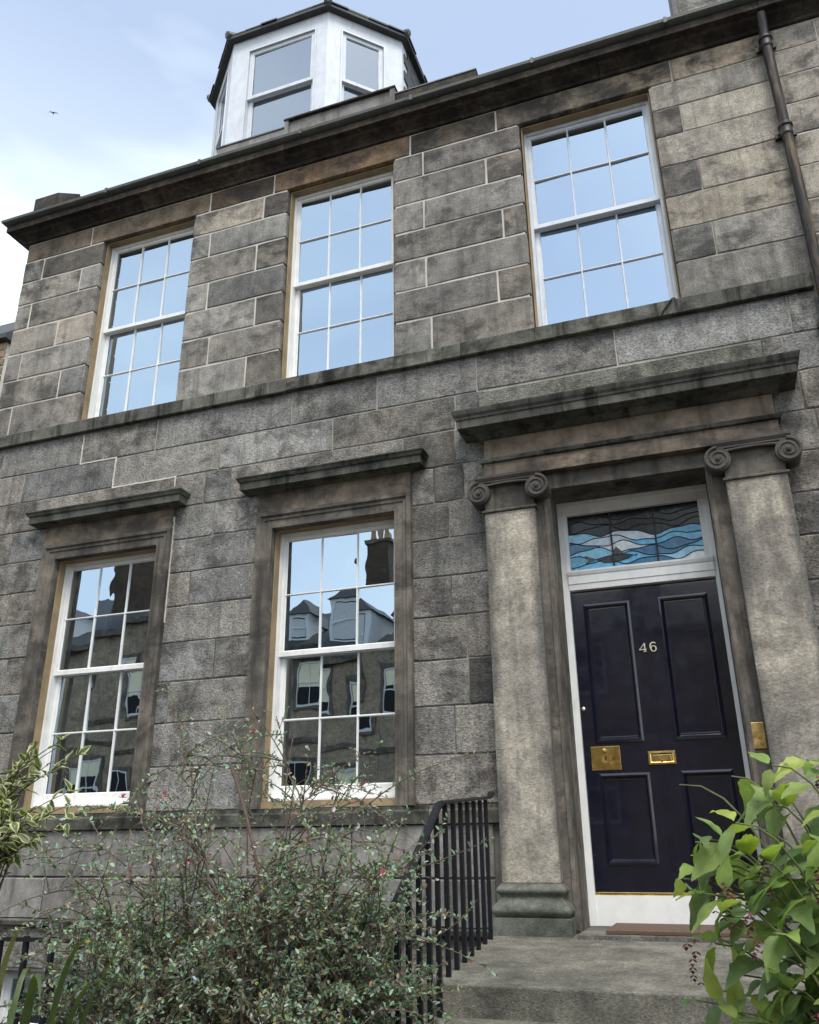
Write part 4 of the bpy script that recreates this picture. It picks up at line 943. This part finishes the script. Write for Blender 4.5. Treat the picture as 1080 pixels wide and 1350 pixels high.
bd.add([(-.1, 0, .06), (.2, 0, .06), (.05, -.75, .22), (-.15, -.75, .2), (-.25, -1.3, .05), (-.1, 0, .02), (.2, 0, .02)], [(1, 0, 3, 2), (2, 3, 4), (5, 6, 2, 3)])
bo = bd.obj('bird', 'bird'); bo.location = (-41.1, 30, 53.2); bo.rotation_euler = (.3, .2, -.6); bo.scale = (.45, .3, .45)
tag(bo, 'small dark bird flying in the pale blue sky', 'bird')

# ------------------------------------------------------------------ plants
def bez(p0, p1, p2, n):
    p0, p1, p2 = Vector(p0), Vector(p1), Vector(p2)
    return [p0*(1-t)**2+p1*2*t*(1-t)+p2*t*t for t in [i/n for i in range(n+1)]]
class Leaves:
    """many tiny leaves in one mesh, colour per leaf"""
    def __init__(s): s.v = []; s.f = []; s.c = []
    def leaf(s, p, d, nrm, L, W, c):
        d = d.normalized(); sd_ = d.cross(nrm)
        if sd_.length < 1e-4: sd_ = d.cross(Vector((1, 0, .3)))
        sd_.normalize(); nn = sd_.cross(d); b = len(s.v)
        h_ = nn*W*.14
        s.v += [p, p+d*L*.28+sd_*W*.42+h_, p+d*L*.68+sd_*W*.46+h_, p+d*L, p+d*L*.68-sd_*W*.46+h_, p+d*L*.28-sd_*W*.42+h_, p+d*L*.5-nn*L*.03]
        s.f += [(b, b+1, b+6), (b+1, b+2, b+6), (b+2, b+3, b+6), (b+3, b+4, b+6), (b+4, b+5, b+6), (b+5, b, b+6)]; s.c += [c]*7
    def obj(s, name, mat, parent):
        me = bpy.data.meshes.new(name); me.from_pydata([tuple(v) for v in s.v], [], s.f); me.materials.append(MAT[mat])
        a = me.color_attributes.new('Col', 'FLOAT_COLOR', 'POINT'); a.data.foreach_set('color', np.array([(*c, 1) for c in s.c], dtype=np.float32).ravel())
        return link_mesh(name, me, parent)
lr = random.Random(7)
SB = (-2.0, -2.45, 0)
shrub = thing('arching_shrub', 'large sprawling shrub of arching thorny canes with tiny blue green leaves', 'shrub', SB)
br = MB(); lv = Leaves()
PAL = [tuple(q*k_ for q, k_ in zip(c_, (2.35, 2.15, 2.1))) for c_ in [(.055, .090, .058), (.065, .110, .075), (.045, .075, .050), (.095, .145, .105), (.055, .085, .040), (.080, .105, .050), (.12, .175, .135), (.04, .06, .036), (.095, .078, .05), (.06, .10, .068), (.14, .19, .155), (.08, .13, .09), (.10, .15, .115)]]
def leafcol():
    r = lr.random()
    if r < .010: return (.42, .32, .04)
    return tuple(max(.005, q*lr.uniform(.75, 1.3)) for q in lr.choice(PAL))
def twig(pts, r0, leaf_step, Ls, dens=1.0):
    n = len(pts); br.tube(pts, [max(.0011, r0*(1-.8*i/(n-1))) for i in range(n)], 5, caps=False)
    for i in range(n-1):
        a, b = pts[i], pts[i+1]; seg = (b-a).length; d = (b-a).normalized(); k = max(1, int(seg/leaf_step*dens))
        for j in range(k):
            if lr.random() > .93: continue
            p = a.lerp(b, (j+lr.random())/k)
            for _ in range(2 if lr.random() < .6 else 1):
                o = Vector((lr.gauss(0, 1), lr.gauss(0, 1), lr.gauss(.25, .8))); dd = (d*.6+o.normalized()*.95)
                L = Ls*lr.uniform(.5, 1.5); lv.leaf(p, dd, Vector((lr.gauss(0, .5), lr.gauss(-.25, .5), 1)), L, L*lr.uniform(.42, .60), leafcol())
def cane(p0, p1, p2, r0, ntw, tl, dens=1.0, droop=.1):
    pts = bez(p0, p1, p2, 16)
    pts = [p+Vector((lr.gauss(0, .012), lr.gauss(0, .012), lr.gauss(0, .010)))*(1 if 0 < i < 16 else 0) for i, p in enumerate(pts)]
    br.tube(pts, [r0*(1-.75*i/16) for i in range(17)], 6, caps=False)
    for k in range(ntw):
        t = lr.uniform(.30, 1.0); i = min(15, int(t*16)); p = pts[i].lerp(pts[i+1], t*16-i if t < 1 else 1)
        d = (pts[i+1]-pts[i]).normalized(); L = tl*lr.uniform(.45, 1.25)
        o = Vector((lr.gauss(0, 1), lr.gauss(0, .8), lr.gauss(.15, .6))).normalized()
        q1 = p+(d*.55+o*.75)*L*.5; q2 = p+(d*.55+o*.75)*L+Vector((0, 0, -droop*L))
        tp = bez(p, q1+Vector((0, 0, .03)), q2, 6)
        twig(tp, .0036, .0120, .0205, dens)
        for _ in range(lr.choice([1, 2, 2, 3])):
            j = lr.randint(2, 5); o2 = Vector((lr.gauss(0, 1), lr.gauss(0, .8), lr.gauss(.1, .6))).normalized(); L2 = L*lr.uniform(.25, .55)
            twig(bez(tp[j], tp[j]+o2*L2*.5+Vector((0, 0, .02)), tp[j]+o2*L2, 4), .0020, .0105, .0185, dens)
# main arching canes
tips = [(-2.95, -2.3, 1.72), (-2.75, -2.2, 1.88), (-2.50, -2.3, 1.95), (-2.25, -2.2, 1.93), (-2.0, -2.4, 1.86), (-1.82, -2.2, 1.80), (-1.62, -2.4, 1.76), (-1.45, -2.25, 1.70), (-1.30, -2.5, 1.55), (-1.2, -2.3, 1.40),
        (-3.15, -2.4, 1.50), (-3.35, -2.3, 1.30), (-3.3, -2.6, 1.15), (-3.5, -2.2, 1.12), (-2.9, -2.7, 1.38), (-2.6, -2.6, 1.62), (-2.3, -2.75, 1.55), (-2.0, -2.8, 1.48), (-1.7, -2.7, 1.45), (-1.4, -2.75, 1.32), (-1.15, -2.6, 1.22)]
for tx, ty, tz in tips:
    if tx > -1.5: tx -= .10
    if tx < -3.2: tx += .25
    bx, by = -2.05+lr.uniform(-.45, .45), -2.45+lr.uniform(-.2, .2)
    mid = ((bx+tx)/2+(bx-tx)*.12, (by+ty)/2, tz*1.12+.1)
    cane((bx, by, .0), mid, (tx, ty, tz-.08), lr.uniform(.005, .009), lr.randint(10, 14), .34, .62)
# dense lower body
for k in range(60):
    tx = lr.uniform(-2.72, -1.34) if k < 46 else lr.uniform(-1.60, -1.30); ty = lr.uniform(-3.0, -2.0) if k < 46 else lr.uniform(-2.65, -2.25); tz = lr.uniform(.72, 1.22) + (.12 if k >= 46 else 0) + (.10 if -2.7 < tx < -1.6 else 0)
    bx, by = tx*.5-1.02+lr.uniform(-.3, .3), -2.5+lr.uniform(-.25, .25)
    cane((bx, by, 0), ((bx+tx)/2, (by+ty)/2, tz*1.15), (tx, ty, tz), lr.uniform(.004, .007), lr.randint(10, 14), .32, 1.0)
# long bare sprays that reach out over the railing and the wall
for a, m_, b in [((-1.62, -2.2, 1.62), (-1.35, -2.1, 1.88), (-.92, -2.0, 1.905)), ((-1.45, -2.4, 1.35), (-1.2, -2.35, 1.40), (-.93, -2.35, 1.515)), ((-2.2, -2.3, 1.75), (-2.25, -2.2, 2.0), (-2.45, -2.2, 2.06)), ((-2.5, -2.3, 1.8), (-2.3, -2.2, 2.02), (-2.02, -2.2, 2.0)),
                ((-2.9, -2.4, 1.3), (-3.2, -2.4, 1.32), (-3.55, -2.35, 1.16)), ((-1.3, -2.4, 1.1), (-1.1, -2.4, 1.15), (-1.0, -2.4, 1.28)), ((-1.95, -2.3, 1.6), (-2.0, -2.2, 1.92), (-1.98, -2.15, 2.03))]:
    twig(bez(a, m_, b, 10), .0042, .024, .024)
for a, m_, b, r0 in [((-2.0, -2.5, 0), (-1.75, -2.55, .8), (-2.15, -2.5, 1.42), .014), ((-1.75, -2.4, 0), (-1.95, -2.5, .9), (-1.62, -2.5, 1.35), .012), ((-1.9, -2.4, .2), (-1.8, -2.5, 1.2), (-2.2, -2.4, 1.86), .013)]:
    pts = bez(a, m_, b, 12); br.tube(pts, [r0*(1-.5*i/12) for i in range(13)], 7)
o = shift(br.obj('branches', 'bark_red', shrub, normals=False), SB); o['kind'] = 'stuff'
o = shift(lv.obj('foliage', 'leaf_small', shrub), SB); o['kind'] = 'stuff'
def flower(p, parent, L, s=1.0):
    f = MB()
    for k in range(9):
        d = Vector((lr.gauss(0, 1), lr.gauss(-.4, .8), lr.gauss(.3, .8))).normalized(); q = Vector(p)+d*.016*s; a = d.cross(Vector((.2, .3, 1))).normalized()
        c = q+d*.016*s; f.add([Vector(p), q+a*.005*s, c+a*.002*s, c+d*.006*s, c-a*.006*s, q-a*.005*s], [(0, 1, 2, 3, 4, 5)])
    return shift(f.obj('flower', 'petal', parent, normals=False), L)
for p in [(-2.62, -2.62, 1.70), (-2.40, -2.62, 1.71), (-2.10, -2.35, 2.005), (-1.30, -2.70, 1.385), (-2.15, -2.75, 1.43), (-1.47, -2.5, 1.73)]: flower(p, shrub, SB, .75)

def leaf_mesh(name, L, W, mat, tip=.25, fold=.16, curl=.18, nu=4, nv=7, heart=0.):
    V = []; F = []; UV = []
    for j in range(nv+1):
        t = j/nv
        w = math.sin(math.pi*min(1, t**.72))**.85*(1-tip*t*t) if 0 < t < 1 else 0.
        w = max(w, .02)*(1+.10*math.sin(j*2.7+curl*40))
        for i in range(nu+1):
            u = i/nu*2-1
            z = -curl*L*t*t+abs(u)*w*W*.5*fold*2+.022*L*math.sin(t*11+u*2.5+curl*9)*abs(u)
            V.append((u*w*W/2, t*L-heart*L*abs(u)*(1-t)**6, z)); UV.append((i/nu, t))
    for j in range(nv):
        for i in range(nu): a = j*(nu+1)+i; F.append((a, a+1, a+nu+2, a+nu+1))
    me = bpy.data.meshes.new(name); me.from_pydata(V, [], F); me.materials.append(MAT[mat])
    uvl = me.uv_layers.new(name='UVMap')
    for p in me.polygons:
        for li in p.loop_indices: uvl.data[li].uv = UV[me.loops[li].vertex_index]
    me.polygons.foreach_set('use_smooth', [True]*len(me.polygons)); return me
def place(me, p, d, nrm, s, parent, L, name='leaf'):
    d = Vector(d).normalized(); x = d.cross(Vector(nrm))
    if x.length < 1e-3: x = d.cross(Vector((1, .2, 0)))
    x.normalize(); z = x.cross(d)
    M = Matrix(((x.x*s, d.x*s, z.x*s, p[0]-L[0]), (x.y*s, d.y*s, z.y*s, p[1]-L[1]), (x.z*s, d.z*s, z.z*s, p[2]-L[2]), (0, 0, 0, 1)))
    return link_mesh(name, me, parent, M)
# broad leaved shrub with hanging bracts beside the path
LB = (.36, -4.0, 0); pr2 = random.Random(11)
ley = thing('broad_leaved_shrub', 'bushy shrub with broad pointed green leaves and drooping dark red bracts beside the path', 'shrub', LB)
big = [leaf_mesh('leaf', 1, .52, 'leaf_big', tip=.35, fold=.14, curl=c, nu=4, nv=7, heart=.06) for c in (.10, .25, .40)]
st = MB(); nodes = []
ends = [(pr2.uniform(-.12, .34), pr2.uniform(-4.15, -3.75), pr2.uniform(1.16, 1.64)) for _ in range(18)]+[(pr2.uniform(-.10, .12), pr2.uniform(-4.1, -3.8), pr2.uniform(1.16, 1.46)) for _ in range(14)]+[(-.11, -3.95, 1.42), (-.06, -4.05, 1.50), (.02, -3.9, 1.63), (.10, -4.05, 1.64), (.18, -3.9, 1.66), (.26, -4.0, 1.62), (-.10, -3.85, 1.30), (-.04, -4.1, 1.36), (.05, -3.8, 1.52), (.16, -4.1, 1.50), (.26, -3.85, 1.50), (-.02, -3.95, 1.24), (.08, -4.05, 1.30), (.18, -3.95, 1.34), (.30, -4.1, 1.38), (.06, -3.8, 1.18), (.20, -4.0, 1.17), (.42, -3.9, 1.5), (.5, -4.1, 1.35), (.6, -3.9, 1.45)]
for k, e_ in enumerate(ends):
    b = Vector((.36+pr2.uniform(-.08, .08), -4.0+pr2.uniform(-.08, .08), 0)); e2 = Vector(e_)
    m_ = Vector((b.x*.75+e2.x*.25, (b.y+e2.y)/2, e2.z*1.02)); pts = bez(b, m_, e2, 12); st.tube(pts, [.0048*(1-.65*i/12) for i in range(13)], 6, caps=True)
    for i in range(6, 13): nodes.append((pts[i], (pts[i]-pts[i-1]).normalized(), i))
shift(st.obj('stems', 'stem_green', ley, smooth=True, normals=False), LB)
bigl = []
for p, d, i in nodes:
    s_ = d.cross(Vector((0, 0, 1)))
    if s_.length < .05: s_ = Vector((1, 0, 0))
    s_.normalize(); ang = pr2.uniform(0, math.pi); s_ = (s_*math.cos(ang)+d.cross(s_)*math.sin(ang)).normalized()
    for sg in (1, -1):
        if pr2.random() < .22: continue
        dd = s_*sg*.9+d*.35+Vector((0, 0, -.25))+Vector((pr2.gauss(0, .25), pr2.gauss(0, .25), pr2.gauss(0, .2)))
        L_ = pr2.uniform(.055, .110)*(1.0 if i < 12 else .8)
        bigl.append((pr2.choice(big), p+dd.normalized()*.012, dd, Vector((pr2.gauss(0, .35), -.45+pr2.gauss(0, .3), 1)), L_))
bigl.sort(key=lambda q: (0 if q[1].x < .24 and q[1].z > 1.05 else 10)+q[1].y-q[4])
rest = MB()
for q in bigl[:300]: place(*q, ley, LB)
for me_, p, d, nrm, sc_ in bigl[300:]:
    o = place(me_, p, d, nrm, sc_, None, (0, 0, 0)); Mx = o.matrix_local.copy(); bpy.data.objects.remove(o)
    rest.add([Mx @ v.co for v in me_.vertices], [tuple(f.vertices) for f in me_.polygons])
if rest.v: o = shift(rest.obj('foliage', 'stem_green', ley, smooth=True, normals=False), LB); o['kind'] = 'stuff'
def bract(p, parent, L, n=12, ln=.085):
    f = MB()
    for k in range(n):
        t = k/n; c = Vector(p)+Vector((pr2.gauss(0, .005), pr2.gauss(0, .005), -ln*t)); r = .0085*(1-.35*t)
        for a in range(4):
            th = a*math.pi/2+k*.8; d = Vector((math.cos(th), math.sin(th), -.6)).normalized(); w_ = d.cross(Vector((0, 0, 1))).normalized()
            f.add([c, c+d*r+w_*r*.55, c+d*r*1.9, c+d*r-w_*r*.55], [(0, 1, 2, 3)])
    return shift(f.obj('bract_cluster', 'berry', parent, normals=False), L)
for p in [(-.105, -4.02, 1.31), (.055, -4.1, 1.47), (-.02, -4.1, 1.42), (.19, -4.0, 1.62), (.015, -4.12, 1.37), (.11, -4.08, 1.20), (-.05, -4.0, 1.44), (.15, -4.1, 1.45)]: bract(p, ley, LB)

# variegated shrub
VB = (-2.98, -3.0, 0)
var = thing('variegated_shrub', 'shrub with small cream edged variegated leaves beside the sprawling shrub', 'shrub', VB)
vm = [leaf_mesh('leaf', 1, .46, 'leaf_varieg', tip=.1, fold=.2, curl=c, nu=4, nv=6) for c in (.05, .2)]
vs = MB(); vr = random.Random(5); cnt = 0
for k in range(30):
    u = Vector((vr.gauss(0, 1), vr.gauss(0, 1), vr.gauss(0, 1))).normalized()*vr.random()**.4
    e_ = Vector((-2.80+u.x*.21, -3.0+u.y*.20, 1.66+u.z*.31))
    if k < 5: e_ = [Vector((-2.57, -3.0, 1.86)), Vector((-2.56, -3.02, 1.66)), Vector((-2.60, -2.95, 1.60)), Vector((-2.66, -3.0, 1.93)), Vector((-2.70, -3.05, 1.52))][k]
    b = Vector((-2.98+vr.uniform(-.08, .08), -3.0+vr.uniform(-.08, .08), 0)); c_ = Vector((-2.93+vr.uniform(-.05, .05), -3.0+vr.uniform(-.05, .05), e_.z-.16))
    pts = bez(b, (b.x, b.y, e_.z*.55), c_, 8)+bez(c_, c_*.5+e_*.5+Vector((0, 0, .02)), e_, 5)[1:]
    vs.tube(pts, [.006*(1-.75*i/13) for i in range(14)], 5, caps=False)
    for i in range(8, 14):
        p = pts[i]; d = (pts[i]-pts[i-1]).normalized()
        for _ in range(2 if i < 13 else 3):
            if cnt >= 295: break
            if i == 8 and vr.random() < .5: continue
            o = Vector((vr.gauss(0, 1), vr.gauss(-.3, 1), vr.gauss(0, .8))).normalized()
            place(vr.choice(vm), p-d*vr.uniform(0, .04), d*.6+o, Vector((vr.gauss(0, .5), -.5, .9)), vr.uniform(.045, .078), var, VB); cnt += 1
shift(vs.obj('stems', 'bark', var, smooth=True, normals=False), VB)
# strap leaved clump
TB = (-2.5, -3.2, 0)
strap = thing('strap_leaved_clump', 'clump of arching narrow strap leaves at the foot of the variegated shrub', 'plant', TB)
tr_ = random.Random(3)
for k in range(30):
    th = tr_.uniform(0, 2*math.pi); ln = tr_.uniform(.85, 1.35); sp_ = tr_.uniform(.15, .42)
    b = Vector((-2.55+tr_.uniform(-.12, .12), -3.2+tr_.uniform(-.1, .1), 0)); e_ = b+Vector((math.cos(th)*sp_*1.3, math.sin(th)*sp_, ln*tr_.uniform(.72, .95)))
    pts = bez(b, b+Vector((math.cos(th)*sp_*.25, math.sin(th)*sp_*.25, ln*1.02)), e_, 9); w = tr_.uniform(.011, .019)
    side = Vector((-math.sin(th), math.cos(th), 0)); V = []; F = []; UV = []
    for i, p in enumerate(pts):
        t = i/9; ww = w*(1-.15*(1-t))*(1-t**4*.97); up_ = Vector((math.cos(th), math.sin(th), 0))*ww*.25
        V += [p-side*ww+up_, p, p+side*ww+up_]; UV += [(0, t), (.5, t), (1, t)]
    for i in range(9): a = 3*i; F += [(a, a+1, a+4, a+3), (a+1, a+2, a+5, a+4)]
    me = bpy.data.meshes.new('leaf'); me.from_pydata([tuple(v-Vector(TB)) for v in V], [], F); me.materials.append(MAT['leaf_strap']); uvl = me.uv_layers.new(name='UVMap')
    for p in me.polygons:
        for li in p.loop_indices: uvl.data[li].uv = UV[me.loops[li].vertex_index]
    me.polygons.foreach_set('use_smooth', [True]*len(me.polygons)); link_mesh('leaf', me, strap)
# slim climber whose dark leaves reach up beside the variegated shrub
CB = (-2.98, -3.3, 0)
clm = thing('leafy_sapling', 'slim sapling with dark green leaves rising behind the variegated shrub', 'sapling', CB)
sp2 = MB(); pts = bez(CB, (-2.95, -3.3, 1.6), (-2.83, -3.3, 2.42), 14); sp2.tube(pts, [.012*(1-.7*i/14) for i in range(15)], 6); shift(sp2.obj('stem', 'bark', clm, smooth=True), CB)
dm = leaf_mesh('leaf', 1, .5, 'leaf_dark', tip=.2, fold=.15, curl=.25)
for p, d in [((-2.84, -3.3, 2.27), (.7, -.3, -.1)), ((-2.85, -3.3, 2.17), (1, -.2, .05)), ((-2.86, -3.3, 2.10), (.8, .1, -.25)), ((-2.86, -3.3, 2.05), (.7, -.4, -.1)), ((-2.87, -3.3, 2.2), (-.8, .2, .1)), ((-2.88, -3.3, 2.1), (-.7, -.5, .1)), ((-2.83, -3.3, 2.38), (-.3, -.2, .6)), ((-2.84, -3.3, 2.34), (-.6, .5, .3))]:
    place(dm, p, d, (0, -.4, 1), .095, clm, CB)
